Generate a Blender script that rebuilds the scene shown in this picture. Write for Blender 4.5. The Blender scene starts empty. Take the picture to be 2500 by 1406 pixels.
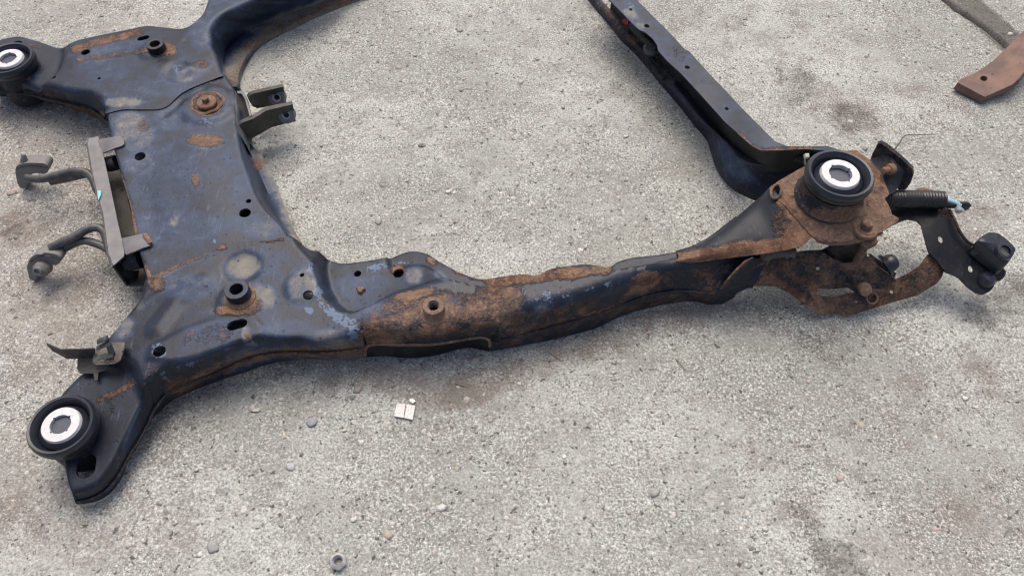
import bpy, bmesh, math, random
import numpy as np
from mathutils import Vector, Matrix
from mathutils.geometry import delaunay_2d_cdt
random.seed(7); RNG = np.random.default_rng(7)
scene = bpy.context.scene
col = scene.collection
rad = math.radians
# ------------------------------------------------------------------ camera, sky, sun, exposure
PITCH = rad(56.0); FPX = 1880.0; CX, CY = 1250.0, 703.0; CAMH = 1.0
cam_data = bpy.data.cameras.new('camera'); cam_data.sensor_width = 36.0
cam_data.lens = 36.0 * FPX / 2500.0; cam_data.clip_start = 0.01; cam_data.clip_end = 200
cam = bpy.data.objects.new('camera', cam_data); col.objects.link(cam)
cam.location = (0, 0, CAMH); cam.rotation_euler = (math.pi / 2 - PITCH, 0, 0)
scene.camera = cam
SUN_EL, SUN_AZ = rad(62), rad(-4)          # azimuth measured from +Y, negative = left
world = bpy.data.worlds.new('World'); scene.world = world; world.use_nodes = True
wn = world.node_tree.nodes; wl = world.node_tree.links
bg = wn['Background']; sky = wn.new('ShaderNodeTexSky'); sky.sky_type = 'NISHITA'
sky.sun_disc = False; sky.sun_elevation = SUN_EL; sky.sun_rotation = SUN_AZ
sky.air_density = 0.7; sky.dust_density = 7.0; sky.ozone_density = 0.3
wl.new(sky.outputs[0], bg.inputs[0]); bg.inputs[1].default_value = 0.15
sun_data = bpy.data.lights.new('sun', 'SUN'); sun_data.energy = 0.8; sun_data.angle = rad(45)
sun_data.color = (1.0, 0.96, 0.89)
sun = bpy.data.objects.new('sun', sun_data); col.objects.link(sun)
sdir = Vector((math.sin(SUN_AZ) * math.cos(SUN_EL), math.cos(SUN_AZ) * math.cos(SUN_EL), math.sin(SUN_EL)))
sun.rotation_euler = sdir.to_track_quat('Z', 'Y').to_euler(); sun.location = sdir * 6
vs = scene.view_settings; vs.view_transform = 'Standard'; vs.look = 'None'; vs.gamma = 1.0
vs.use_curve_mapping = False; vs.exposure = 0.40
scene.cycles.max_bounces = 3; scene.cycles.diffuse_bounces = 2; scene.cycles.glossy_bounces = 2; scene.cycles.use_adaptive_sampling = True; scene.cycles.adaptive_threshold = 0.03
scene.cycles.use_denoising = True; scene.cycles.denoising_input_passes = 'RGB_ALBEDO_NORMAL'; scene.cycles.denoising_prefilter = 'ACCURATE'; scene.cycles.filter_width = 1.15
# ------------------------------------------------------------------ geometry helpers
SP, CP = math.sin(PITCH), math.cos(PITCH)
def P(x, y, z):
    """world point at height z that the traced photo point (x, y) belongs to"""
    dx = (x - CX) / FPX; dy = (y - CY) / FPX
    t = (CAMH - z) / (SP + dy * CP)
    return Vector((dx * t, (CP - dy * SP) * t, z))
def PA(a):
    a = np.asarray(a, float); dx = (a[:, 0] - CX) / FPX; dy = (a[:, 1] - CY) / FPX
    t = (CAMH - a[:, 2]) / (SP + dy * CP)
    return np.stack([dx * t, (CP - dy * SP) * t, a[:, 2]], 1)
def PX(w):
    w = np.asarray(w, float); d = CAMH - w[:, 2]
    depth = w[:, 1] * CP + d * SP
    return np.stack([CX + FPX * w[:, 0] / depth, CY + FPX * (d * CP - w[:, 1] * SP) / depth], 1)
def mpp(x, y, z):
    return ((CAMH - z) / (SP + (y - CY) / FPX * CP)) / FPX      # metres per photo pixel, across the view
def spline(pts, step=None, n=None, closed=False):
    p = np.asarray(pts, float)
    if len(p) == 2 and not closed:
        L = np.linalg.norm(p[1] - p[0]); k = n or max(2, int(L / step) + 1)
        return p[0] + (p[1] - p[0]) * np.linspace(0, 1, k)[:, None]
    q = np.vstack([p[-1], p, p[0], p[1]]) if closed else np.vstack([2 * p[0] - p[1], p, 2 * p[-1] - p[-2]])
    out = []
    m = len(q) - 3
    for i in range(m):
        p0, p1, p2, p3 = q[i:i + 4]
        d1 = max(np.linalg.norm(p1 - p0), 1e-9) ** .5; d2 = max(np.linalg.norm(p2 - p1), 1e-9) ** .5; d3 = max(np.linalg.norm(p3 - p2), 1e-9) ** .5
        m1 = ((p1 - p0) / d1 - (p2 - p0) / (d1 + d2) + (p2 - p1) / d2) * d2
        m2 = ((p2 - p1) / d2 - (p3 - p1) / (d2 + d3) + (p3 - p2) / d3) * d2
        t = np.linspace(0, 1, 24, endpoint=False)[:, None]
        out.append((2 * t**3 - 3 * t**2 + 1) * p1 + (t**3 - 2 * t**2 + t) * m1 + (-2 * t**3 + 3 * t**2) * p2 + (t**3 - t**2) * m2)
    d = np.vstack(out + ([out[0][:1]] if closed else [p[-1:]]))
    s = np.concatenate([[0], np.cumsum(np.linalg.norm(np.diff(d, axis=0), axis=1))])
    k = n or max(3, int(s[-1] / step) + 1)
    u = np.linspace(0, s[-1], k + 1)[:-1] if closed else np.linspace(0, s[-1], k)
    return np.stack([np.interp(u, s, d[:, j]) for j in range(d.shape[1])], 1)
class TPS:
    def __init__(self, xy, v, lam=1e-4):
        self.c = np.asarray(xy, float); v = np.asarray(v, float); n = len(v)
        self.m = self.c.mean(0); self.s = max(np.ptp(self.c, axis=0).max(), 1e-6); c = (self.c - self.m) / self.s; self.cc = c
        K = self.phi(np.linalg.norm(c[:, None] - c[None], axis=2)) + lam * np.eye(n)
        Pm = np.hstack([np.ones((n, 1)), c]); A = np.zeros((n + 3, n + 3)); A[:n, :n] = K; A[:n, n:] = Pm; A[n:, :n] = Pm.T
        self.w = np.linalg.lstsq(A, np.concatenate([v, np.zeros(3)]), rcond=None)[0]
    @staticmethod
    def phi(r): return np.where(r > 1e-9, r * r * np.log(np.maximum(r, 1e-9)), 0)
    def __call__(self, xy):
        q = (np.asarray(xy, float) - self.m) / self.s
        r = np.linalg.norm(q[:, None] - self.cc[None], axis=2)
        return self.phi(r) @ self.w[:-3] + self.w[-3] + q @ self.w[-2:]
def inpoly(xy, poly):
    xy = np.asarray(xy, float); x, y = xy[:, 0], xy[:, 1]; p = np.asarray(poly, float); r = np.zeros(len(xy), bool)
    for (x1, y1), (x2, y2) in zip(p, np.roll(p, -1, 0)):
        if y1 == y2: continue
        c = ((y1 > y) != (y2 > y)) & (x < (x2 - x1) * (y - y1) / (y2 - y1) + x1); r ^= c
    return r
def segdist(xy, poly, closed=True):
    xy = np.asarray(xy, float); p = np.asarray(poly, float)[:, :2]; b = np.roll(p, -1, 0) if closed else p[1:]; a = p if closed else p[:-1]
    best = np.full(len(xy), 1e9)
    for i in range(0, len(a), 64):
        A = a[i:i + 64]; d = b[i:i + 64] - A; L = np.maximum((d * d).sum(1), 1e-18)
        v = xy[:, None] - A[None]; t = np.clip((v * d).sum(2) / L, 0, 1)
        best = np.minimum(best, np.linalg.norm(v - t[..., None] * d, axis=2).min(1))
    return best
def sstep(a, b, x):
    t = np.clip((x - a) / (b - a), 0, 1); return t * t * (3 - 2 * t)
def wear_of(world_pts, wear):
    px = PX(world_pts); out = np.zeros((len(px), 4)); out[:, 3] = 1
    for w in wear:
        ch = 'rdp'.index(w[0][0])
        if len(w[0]) > 1 and w[0][1] == 'L':
            d = segdist(px, w[1], False) / w[2]; v = w[3] * (1 - sstep(.35, 1.25, d))
        elif len(w[0]) > 1 and w[0][1] == 'A':
            v = np.full(len(px), w[1])
        else:
            _, x, y, rx, ry, rot, s = w; c, sn = math.cos(rad(rot)), math.sin(rad(rot))
            dx, dy = px[:, 0] - x, px[:, 1] - y
            d = np.hypot((dx * c + dy * sn) / rx, (-dx * sn + dy * c) / ry); v = s * (1 - sstep(.55, 1.3, d))
        out[:, ch] = np.maximum(out[:, ch], v)
    return out
def finish(name, verts, faces, mat, parent=None, wear=None, smooth=True, sharp=None, weld=0.0, recalc=False):
    me = bpy.data.meshes.new(name); me.from_pydata([tuple(v) for v in verts], [], [tuple(f) for f in faces])
    if weld or recalc:
        bm = bmesh.new(); bm.from_mesh(me)
        if weld: bmesh.ops.remove_doubles(bm, verts=bm.verts, dist=weld)
        if recalc: bmesh.ops.recalc_face_normals(bm, faces=bm.faces)
        bm.to_mesh(me); bm.free()
    if wear is not None:
        co = np.empty(len(me.vertices) * 3); me.vertices.foreach_get('co', co)
        a = me.color_attributes.new('wear', 'FLOAT_COLOR', 'POINT'); a.data.foreach_set('color', wear_of(co.reshape(-1, 3), wear).ravel())
    me.polygons.foreach_set('use_smooth', [smooth] * len(me.polygons))
    if sharp and smooth: me.set_sharp_from_angle(angle=rad(sharp))
    me.materials.append(mat)
    o = bpy.data.objects.new(name, me); col.objects.link(o)
    if parent: o.parent = parent
    return o
def cdt(pts, edges):
    r = delaunay_2d_cdt([Vector((float(a), float(b))) for a, b in pts], edges, [], 0, 1e-7)
    return np.array([(v.x, v.y) for v in r[0]]), np.array([tuple(f) for f in r[2]])
def hexgrid(lo, hi, s):
    ys = np.arange(lo[1], hi[1], s * .866); xs = np.arange(lo[0], hi[0], s)
    g = [(x + (.5 * s if i % 2 else 0), y) for i, y in enumerate(ys) for x in xs]
    return np.array(g)
def panel(name, segs, ctrl, feats=(), holes=(), step=.0045, mat=None, parent=None, wear=None, lip=.004):
    """pressed sheet: height field over the ground plan, rounded rim, lofted side walls, real holes.
    segs: (photo points, rim radius, wall rows)"""
    cw = PA(ctrl); T = TPS(cw[:, :2], cw[:, 2])
    FW = []
    for f in feats:
        k = f[0]
        if k == 'step':                                   # ('step', rim px, rim z, floor ctrl or z, width)
            rim = PA([(x, y, f[2]) for x, y in f[1]])[:, :2]
            if isinstance(f[3], (int, float)): lev = (lambda q, z=f[3]: np.full(len(q), z))
            else:
                g = PA(f[3]); lev = TPS(g[:, :2], g[:, 2], 1e-2)
            FW.append((k, rim, lev, f[4]))
        elif k == 'bump':                                 # ('bump', x, y, z, radius, height, edge)
            FW.append((k, np.array(P(f[1], f[2], f[3]))[:2], f[4], f[5], f[6]))
        elif k == 'ridge':                                # ('ridge', px line, z, width, height)
            FW.append((k, PA([(x, y, f[2]) for x, y in f[1]])[:, :2], f[3], f[4]))
    def H(q):
        z = T(q)
        for f in FW:
            if f[0] == 'step':
                sd = segdist(q, f[1]) * np.where(inpoly(q, f[1]), 1, -1)
                k = sstep(0, f[3], sd); z = z * (1 - k) + f[2](q) * k
            elif f[0] == 'bump':
                z = z + f[3] * (1 - sstep(f[2] - f[4], f[2], np.linalg.norm(q - f[1], axis=1)))
            else:
                d = segdist(q, f[1], False); z = z + f[3] * (1 - sstep(0, f[2], d))
        return z
    loops = []
    for s in segs:
        a = np.array([(x, y, .085) for x, y in s[0]], float)
        for it in range(10):
            w = PA(a); zn = H(w[:, :2]) - s[1]; a[:, 2] += (zn - a[:, 2]) * (.8 if it < 6 else .5)
        loops.append(spline(PA(a)[:, :2], step))
    bpts = np.vstack([l[:-1] for l in loops]); nb = len(bpts)
    pts = [bpts]; edges = [(i, (i + 1) % nb) for i in range(nb)]
    def drop(q):
        z = np.zeros(len(q))
        for s, l in zip(segs, loops):
            if s[1] > 0:
                d = np.clip(segdist(q, l, False) / s[1], 0, 1); z = np.maximum(z, s[1] * (1 - np.sqrt(np.maximum(0, 1 - (1 - d)**2))))
        return z
    ar = 0.5 * np.sum(bpts[:, 0] * np.roll(bpts[:, 1], -1) - np.roll(bpts[:, 0], -1) * bpts[:, 1]); sg = 1 if ar > 0 else -1
    rings = []
    for s, l in zip(segs, loops):
        if s[1] <= 0: continue
        t = np.gradient(l, axis=0); t /= np.maximum(np.linalg.norm(t, axis=1), 1e-9)[:, None]; nrm = np.stack([-t[:, 1], t[:, 0]], 1) * sg
        for fr in (.06, .22, .5, .95):
            r = l + nrm * s[1] * fr; ok = inpoly(r, bpts) & (segdist(r, bpts) > s[1] * fr * .92); rings.append(r[ok])
    hole_loops = []
    for h in holes:
        (x1, y1), (x2, y2), wpx = h[0], h[1], h[2]
        zc = .09
        for _ in range(6): zc = float(H(np.array([P((x1 + x2) / 2, (y1 + y2) / 2, zc)])[:, :2])[0])
        c1 = np.array(P(x1, y1, zc))[:2]; c2 = np.array(P(x2, y2, zc))[:2]; r = wpx / 2 * mpp(x1, y1, zc)
        ax = c2 - c1; an = math.atan2(ax[1], ax[0]) if np.linalg.norm(ax) > 1e-6 else 0
        k = 14; A = [(c2 + r * np.array((math.cos(an + u), math.sin(an + u)))) for u in np.linspace(-math.pi / 2, math.pi / 2, k)]
        B = [(c1 + r * np.array((math.cos(an + u), math.sin(an + u)))) for u in np.linspace(math.pi / 2, 1.5 * math.pi, k)]
        L = np.array(A + B); keep = np.linalg.norm(L - np.roll(L, 1, 0), axis=1) > 1e-5; L = L[keep]
        hole_loops.append(L); cen = (c1 + c2) / 2
        rings.append(cen + (L - cen) * (1 + .002 / max(r, .003)))
    base = nb
    for L in hole_loops:
        pts.append(L); n = len(L); edges += [(base + i, base + (i + 1) % n) for i in range(n)]; base += n
    if rings: rg = np.vstack(rings)
    else: rg = np.zeros((0, 2))
    if len(rg):                                            # thin out ring points that crowd each other
        key = {}; sel = []
        for i, q in enumerate(rg):
            k = (int(q[0] / .0011), int(q[1] / .0011))
            if k not in key: key[k] = 1; sel.append(i)
        rg = rg[sel]
        for L in hole_loops: rg = rg[~inpoly(rg, L)]
    g = hexgrid(bpts.min(0), bpts.max(0), step); g = g[inpoly(g, bpts)]; g = g[segdist(g, bpts) > step * .55]
    dd = drop(g); rmax = max([s[1] for s in segs] + [1e-6])
    for s, l in zip(segs, loops):
        if s[1] > 0: g = g[segdist(g, l, False) > s[1] * 1.15]
    for L in hole_loops: g = g[~inpoly(g, L) & (segdist(g, L) > step * .8)]
    pts += [rg, g]; V, F = cdt(np.vstack(pts), edges)
    c = V[F].mean(1); ok = inpoly(c, bpts)
    for L in hole_loops: ok &= ~inpoly(c, L)
    F = F[ok]; Z = H(V) - drop(V); verts = [np.column_stack([V, Z])]; faces = [tuple(f) for f in F]; off = len(V)
    def strip(A, B, closed=False):
        nonlocal off
        n = len(A); verts.extend([A, B])
        for i in range(n if closed else n - 1):
            j = (i + 1) % n; faces.append((off + i, off + j, off + n + j, off + n + i))
        off += 2 * n
    for L in hole_loops:
        z = H(L); A = np.column_stack([L, z]); cen = L.mean(0)
        B = np.column_stack([cen + (L - cen) * .97, z - lip]); strip(A, B, True)
    for s, l in zip(segs, loops):
        if not s[2]: continue
        cur = np.column_stack([l, H(l) - drop(l)])
        for row in s[2]:
            if row[0] == 'off':                            # ('off', outwards, z)
                t = np.gradient(cur[:, :2], axis=0); t /= np.maximum(np.linalg.norm(t, axis=1), 1e-9)[:, None]; nrm = np.stack([t[:, 1], -t[:, 0]], 1) * sg
                nx = np.column_stack([cur[:, :2] + nrm * row[1], np.full(len(cur), row[2])])
            elif row[0] == 'dn':
                nx = cur.copy(); nx[:, 2] = np.maximum(nx[:, 2] - row[1], .002)
            else: nx = spline(PA(row), n=len(cur))
            strip(cur, nx); cur = nx
    return finish(name, np.vstack(verts), faces, mat, parent, wear, True, 50, 2e-5, True), H
def sheet(name, outline, mat, parent=None, th=.0025, holes=(), grid=9, ctrl=(), smooth=False, wear=None, lam=1e-3, step_px=6):
    """bent plate of real thickness through traced points that each have their own height"""
    o = np.asarray(outline, float)
    if smooth: b = spline(o, step_px, closed=True)
    else:
        b = np.vstack([spline(np.vstack([p, q]), step_px)[:-1] for p, q in zip(o, np.roll(o, -1, 0))])
    allc = np.vstack([o] + ([np.asarray(ctrl, float)] if len(ctrl) else [])); T = TPS(allc[:, :2], allc[:, 2], lam)
    nb = len(b); pts = [b[:, :2]]; edges = [(i, (i + 1) % nb) for i in range(nb)]; hl = []; base = nb
    for h in holes:
        x, y, rx, ry, rot = h; t = np.linspace(0, 2 * math.pi, 18, endpoint=False); c, s = math.cos(rad(rot)), math.sin(rad(rot))
        L = np.stack([x + rx * np.cos(t) * c - ry * np.sin(t) * s, y + rx * np.cos(t) * s + ry * np.sin(t) * c], 1); hl.append(L); pts.append(L)
        edges += [(base + i, base + (i + 1) % 18) for i in range(18)]; base += 18
    g = hexgrid(b[:, :2].min(0), b[:, :2].max(0), grid)
    if len(g):
        g = g[inpoly(g, b[:, :2])]
        if len(g): g = g[segdist(g, b) > grid * .5]
        for L in hl: g = g[~inpoly(g, L) & (segdist(g, L) > grid * .4)] if len(g) else g
        if len(g): pts.append(g)
    V, F = cdt(np.vstack(pts), edges); c = V[F].mean(1); ok = inpoly(c, b[:, :2])
    for L in hl: ok &= ~inpoly(c, L)
    F = F[ok]
    Z = T(V)
    W = PA(np.column_stack([V, Z]))
    return solid(name, W, [tuple(f) for f in F], th, mat, parent, wear)
def solid(name, W, F, th, mat, parent=None, wear=None, sharp=40):
    W = np.asarray(W, float); n = np.zeros_like(W); camp = np.array((0, 0, CAMH)); FF = []
    for f in F:
        a, b, c = W[f[0]], W[f[1]], W[f[2]]; nn = np.cross(b - a, c - a)
        if len(f) == 4: nn = nn + np.cross(c - a, W[f[3]] - a)
        if np.dot(nn, camp - a) < 0: nn = -nn; f = tuple(reversed(f))
        FF.append(f)
        for i in f: n[i] += nn
    n /= np.maximum(np.linalg.norm(n, axis=1), 1e-12)[:, None]
    N = len(W); verts = np.vstack([W, W - n * th]); faces = list(FF) + [tuple(N + i for i in reversed(f)) for f in FF]
    cnt = {}
    for f in FF:
        for a, b in zip(f, f[1:] + f[:1]): cnt[(a, b)] = 1
    for (a, b) in cnt:
        if (b, a) not in cnt: faces.append((b, a, N + a, N + b))
    return finish(name, verts, faces, mat, parent, wear, True, sharp, 1e-6, False)
def loft(name, rows, mat, parent=None, n=60, th=.0025, wear=None, sub=1, world_rows=False):
    R = [spline(r if world_rows else PA(r), n=n) for r in rows]
    if sub > 1:
        A = np.stack(R); m = len(R); cols = [spline(A[:, i], n=(m - 1) * sub + 1) for i in range(n)]; A = np.stack(cols, 1); R = list(A)
    W = np.vstack(R); F = [(r * n + i, r * n + i + 1, (r + 1) * n + i + 1, (r + 1) * n + i) for r in range(len(R) - 1) for i in range(n - 1)]
    if th: return solid(name, W, F, th, mat, parent, wear)
    return finish(name, W, F, mat, parent, wear, True, 50, 1e-6, True)
def tube(name, pts, r, mat, parent=None, n=12, step=.004, rfun=None, flat=1.0, wear=None, world=False, cap=True):
    c = spline(pts if world else PA(pts), step); t = np.gradient(c, axis=0); t /= np.linalg.norm(t, axis=1)[:, None]
    up = np.array((0, 0, 1.0)); verts = []; faces = []
    for i, (p, d) in enumerate(zip(c, t)):
        s = np.cross(d, up); s = s / np.linalg.norm(s) if np.linalg.norm(s) > 1e-4 else np.array((1.0, 0, 0)); u = np.cross(s, d)
        rr = r * (rfun(i / (len(c) - 1), i) if rfun else 1)
        for k in range(n):
            a = 2 * math.pi * k / n; verts.append(p + rr * (math.cos(a) * s + math.sin(a) * flat * u))
    m = len(c)
    for i in range(m - 1):
        for k in range(n): faces.append((i * n + k, i * n + (k + 1) % n, (i + 1) * n + (k + 1) % n, (i + 1) * n + k))
    if cap: faces += [tuple(reversed(range(n))), tuple(range((m - 1) * n, m * n))]
    return finish(name, verts, faces, mat, parent, wear, True, 60)
def lathe(name, center, profile, mat, parent=None, n=48, axis=(0, 0, 1), closed=True, wear=None, rmod=None, sharp=38):
    """profile: (radius, height) around axis; closed joins last to first"""
    q = Vector((0, 0, 1)).rotation_difference(Vector(axis).normalized()); verts = []; faces = []
    m = len(profile)
    for k in range(n):
        a = 2 * math.pi * k / n
        for j, (r, z) in enumerate(profile):
            rr = rmod(a, j, r) if rmod else r
            verts.append(tuple(Vector(center) + q @ Vector((rr * math.cos(a), rr * math.sin(a), z))))
    for k in range(n):
        for j in range(m if closed else m - 1):
            a, b = k * m + j, k * m + (j + 1) % m; c, d = ((k + 1) % n) * m + (j + 1) % m, ((k + 1) % n) * m + j
            faces.append((a, d, c, b))
    return finish(name, verts, faces, mat, parent, wear, True, sharp, 1e-6, True)
def hexprism(name, center, r, h, mat, parent=None, axis=(0, 0, 1), n=6, bev=.12, rot=0, wear=None):
    q = Vector((0, 0, 1)).rotation_difference(Vector(axis).normalized()); verts = []; faces = []
    lev = [(r, 0), (r, h * (1 - bev)), (r * .86, h)]
    for rr, z in lev:
        for k in range(n):
            a = 2 * math.pi * k / n + rot; verts.append(tuple(Vector(center) + q @ Vector((rr * math.cos(a), rr * math.sin(a), z))))
    for l in range(2):
        for k in range(n): faces.append((l * n + k, l * n + (k + 1) % n, (l + 1) * n + (k + 1) % n, (l + 1) * n + k))
    faces += [tuple(range(2 * n, 3 * n)), tuple(reversed(range(n)))]
    return finish(name, verts, faces, mat, parent, wear, False)
def tag(o, label, cat=None, group=None, kind=None):
    if label: o['label'] = label
    if cat: o['category'] = cat
    if group: o['group'] = group
    if kind: o['kind'] = kind
    return o
# ------------------------------------------------------------------ material helpers
class NT:
    def __init__(s, name):
        s.m = bpy.data.materials.new(name); s.m.use_nodes = True; s.t = s.m.node_tree; s.n = s.t.nodes; s.l = s.t.links
        s.b = s.n['Principled BSDF']; s.co = s.n.new('ShaderNodeTexCoord').outputs['Object']
    def set(s, sock, v):
        if hasattr(v, 'is_linked') or hasattr(v, 'links'): s.l.new(v, sock)
        else: sock.default_value = v
    def noise(s, scale, detail=3, rough=.55, dist=0, w=None):
        n = s.n.new('ShaderNodeTexNoise'); n.inputs['Scale'].default_value = scale; n.inputs['Detail'].default_value = detail
        n.inputs['Roughness'].default_value = rough; n.inputs['Distortion'].default_value = dist; s.l.new(w or s.co, n.inputs['Vector']); return n.outputs['Fac']
    def vor(s, scale, feature='F1', rnd=1.0):
        n = s.n.new('ShaderNodeTexVoronoi'); n.feature = feature; n.inputs['Scale'].default_value = scale; n.inputs['Randomness'].default_value = rnd
        s.l.new(s.co, n.inputs['Vector']); return n
    def math(s, op, a, b=None, c=None, clamp=False):
        n = s.n.new('ShaderNodeMath'); n.operation = op; n.use_clamp = clamp
        for i, v in enumerate((a, b, c)):
            if v is not None: s.set(n.inputs[i], v)
        return n.outputs[0]
    def ss(s, x, a, b):
        n = s.n.new('ShaderNodeMapRange'); n.interpolation_type = 'SMOOTHSTEP'; s.set(n.inputs[0], x); n.inputs[1].default_value = a; n.inputs[2].default_value = b; return n.outputs[0]
    def mix(s, f, a, b):
        n = s.n.new('ShaderNodeMix'); n.data_type = 'RGBA'; s.set(n.inputs[0], f)
        s.set(n.inputs[6], a if hasattr(a, 'links') else (*a, 1)); s.set(n.inputs[7], b if hasattr(b, 'links') else (*b, 1)); return n.outputs[2]
    def mixf(s, f, a, b):
        n = s.n.new('ShaderNodeMix'); n.data_type = 'FLOAT'; s.set(n.inputs[0], f); s.set(n.inputs[2], a); s.set(n.inputs[3], b); return n.outputs[0]
    def attr(s, name='wear'):
        n = s.n.new('ShaderNodeAttribute'); n.attribute_name = name; sp = s.n.new('ShaderNodeSeparateColor'); s.l.new(n.outputs['Color'], sp.inputs[0]); return sp.outputs
    def bump(s, h, strength=.3, dist=.002):
        n = s.n.new('ShaderNodeBump'); n.inputs['Strength'].default_value = strength; n.inputs['Distance'].default_value = dist; s.l.new(h, n.inputs['Height']); s.l.new(n.outputs[0], s.b.inputs['Normal'])
    def out(s, color=None, rough=None, metal=None, spec=None):
        if color is not None: s.set(s.b.inputs['Base Color'], color if hasattr(color, 'links') else (*color, 1))
        if rough is not None: s.set(s.b.inputs['Roughness'], rough)
        if metal is not None: s.set(s.b.inputs['Metallic'], metal)
        if spec is not None: s.b.inputs['Specular IOR Level'].default_value = spec
        return s.m
def rust_colour(t):
    a = t.noise(32, 6, .68, .4); b = t.noise(170, 4, .7); c = t.noise(560, 2, .6); w = t.noise(11, 3, .5)
    ed = t.vor(46, 'DISTANCE_TO_EDGE').outputs['Distance']
    k = t.mix(t.ss(a, .34, .66), (.080, .043, .031), (.225, .124, .075))
    k = t.mix(t.math('MULTIPLY', t.ss(w, .44, .60), .42), k, t.mix(b, (.13, .088, .072), (.235, .190, .150)))
    k = t.mix(t.math('MULTIPLY', t.ss(b, .50, .70), .62), k, (.30, .215, .148))
    k = t.mix(t.math('MULTIPLY', t.ss(c, .52, .72), .60), k, (.055, .035, .028))
    fl = t.math('MULTIPLY', t.ss(ed, .05, .0), t.ss(a, .46, .56)); k = t.mix(t.math('MULTIPLY', fl, .22), k, (.04, .026, .022))
    h = t.math('ADD', t.math('MULTIPLY', b, .6), t.math('ADD', t.math('MULTIPLY', c, .5), t.math('SUBTRACT', t.math('MULTIPLY', a, .9), t.math('MULTIPLY', fl, .15))))
    return k, h
def paint_material(name, base=(.013, .017, .027), chalk_sheen=(.030, .050, .096), metal=.15, rough=.38, rust_amt=0.0, spec=.30):
    t = NT(name); A = t.attr()
    n1 = t.noise(55, 6, .62, .3); n2 = t.noise(240, 4, .6); n3 = t.noise(16, 4, .55, .5); n4 = t.noise(900, 2, .5)
    rk, rh = rust_colour(t)
    # rust: traced patches with ragged noise borders, plus a few stray freckles
    rs = t.math('ADD', t.math('ADD', A[0], rust_amt), t.math('ADD', t.math('MULTIPLY', t.math('SUBTRACT', n1, .5), 1.4), t.math('MULTIPLY', t.math('SUBTRACT', n2, .5), .9)))
    rust = t.ss(rs, .28, .84)
    frk = t.math('MULTIPLY', t.ss(n2, .70, .76), t.ss(n3, .5, .62)); rust = t.math('MAXIMUM', rust, t.math('MULTIPLY', frk, .7))
    # chalked paint with blue sky sheen put into its colour (low values) and settled tan dirt (high values)
    nn = t.math('ADD', t.math('MULTIPLY', t.math('SUBTRACT', n1, .5), .55), t.math('ADD', t.math('MULTIPLY', t.math('SUBTRACT', n3, .5), .5), t.math('MULTIPLY', t.math('SUBTRACT', n4, .5), .25)))
    chk = t.ss(t.math('ADD', A[1], t.math('MULTIPLY', nn, 1.9)), .0, .72)
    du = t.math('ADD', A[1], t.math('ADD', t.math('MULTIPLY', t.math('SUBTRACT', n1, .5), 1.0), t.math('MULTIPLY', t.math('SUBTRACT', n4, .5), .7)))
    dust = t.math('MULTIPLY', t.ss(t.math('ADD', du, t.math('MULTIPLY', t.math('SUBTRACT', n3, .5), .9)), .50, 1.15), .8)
    pr = t.math('ADD', A[2], t.math('ADD', t.math('MULTIPLY', t.math('SUBTRACT', n1, .5), 1.7), t.math('MULTIPLY', t.math('SUBTRACT', n2, .5), 1.3)))
    prim = t.math('MULTIPLY', t.ss(pr, .52, .60), .9)
    mp = t.n.new('ShaderNodeMapping'); mp.inputs['Scale'].default_value = (1, .10, 1); mp.inputs['Rotation'].default_value = (0, 0, .9); t.l.new(t.co, mp.inputs[0])
    scr = t.math('MULTIPLY', t.ss(t.noise(260, 3, .6, 0, mp.outputs[0]), .60, .68), t.ss(n3, .44, .58))
    pv = t.vor(115); pcx = t.n.new('ShaderNodeSeparateColor'); t.l.new(pv.outputs['Color'], pcx.inputs[0])
    dots = t.math('MULTIPLY', t.math('MULTIPLY', t.ss(pv.outputs['Distance'], .24, .14), t.ss(pcx.outputs[0], .55, .60)), t.ss(n3, .36, .52))
    pc = t.mix(chk, base, t.mix(n2, tuple(c * .75 for c in chalk_sheen), tuple(c * 1.3 for c in chalk_sheen)))
    pc = t.mix(t.math('MULTIPLY', scr, .28), pc, (.13, .165, .235))
    pc = t.mix(prim, pc, (.105, .150, .225))
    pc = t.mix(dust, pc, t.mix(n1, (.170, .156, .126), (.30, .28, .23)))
    pc = t.mix(t.math('MULTIPLY', dots, .75), pc, (.02, .02, .022))
    colr = t.mix(rust, pc, rk)
    rg = t.mixf(chk, t.mixf(n2, rough - .08, rough + .10), .50); rg = t.mixf(dust, rg, .85); rg = t.mixf(prim, rg, .6); rg = t.mixf(rust, rg, .9)
    mt = t.math('MULTIPLY', t.math('SUBTRACT', 1, rust), t.math('MULTIPLY', t.math('SUBTRACT', 1, dust), metal))
    hh = t.math('ADD', t.math('MULTIPLY', t.math('ADD', rh, .5), t.math('MULTIPLY', rust, 1.3)), t.math('ADD', t.math('MULTIPLY', n1, .35), t.math('SUBTRACT', t.math('MULTIPLY', n2, .16), t.math('MULTIPLY', dots, .25))))
    t.bump(hh, .6, .0022)
    return t.out(colr, rg, mt, spec)
M = {}
M['paint'] = paint_material('worn_blue_black_paint')
M['paint_dark'] = paint_material('dark_black_paint', (.012, .013, .016), (.05, .052, .055), .1, .36)
M['rusty'] = paint_material('rusted_black_paint', (.016, .020, .028), (.06, .062, .07), .05, .45, 0.0, .22)
def rust_mat():
    t = NT('brown_rust'); k, h = rust_colour(t); t.bump(h, .6, .0015); return t.out(k, .88, 0)
M['rust'] = rust_mat()
def bar_mat():
    t = NT('pinkish_rusted_bar'); a = t.noise(26, 4, .6); b = t.noise(130, 3, .6)
    k = t.mix(t.ss(a, .35, .65), (.125, .085, .074), (.215, .130, .098)); k = t.mix(t.ss(b, .66, .72), k, (.06, .035, .03)); t.bump(b, .3, .001); return t.out(k, .8, 0)
M['rust_pink'] = bar_mat()
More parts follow.
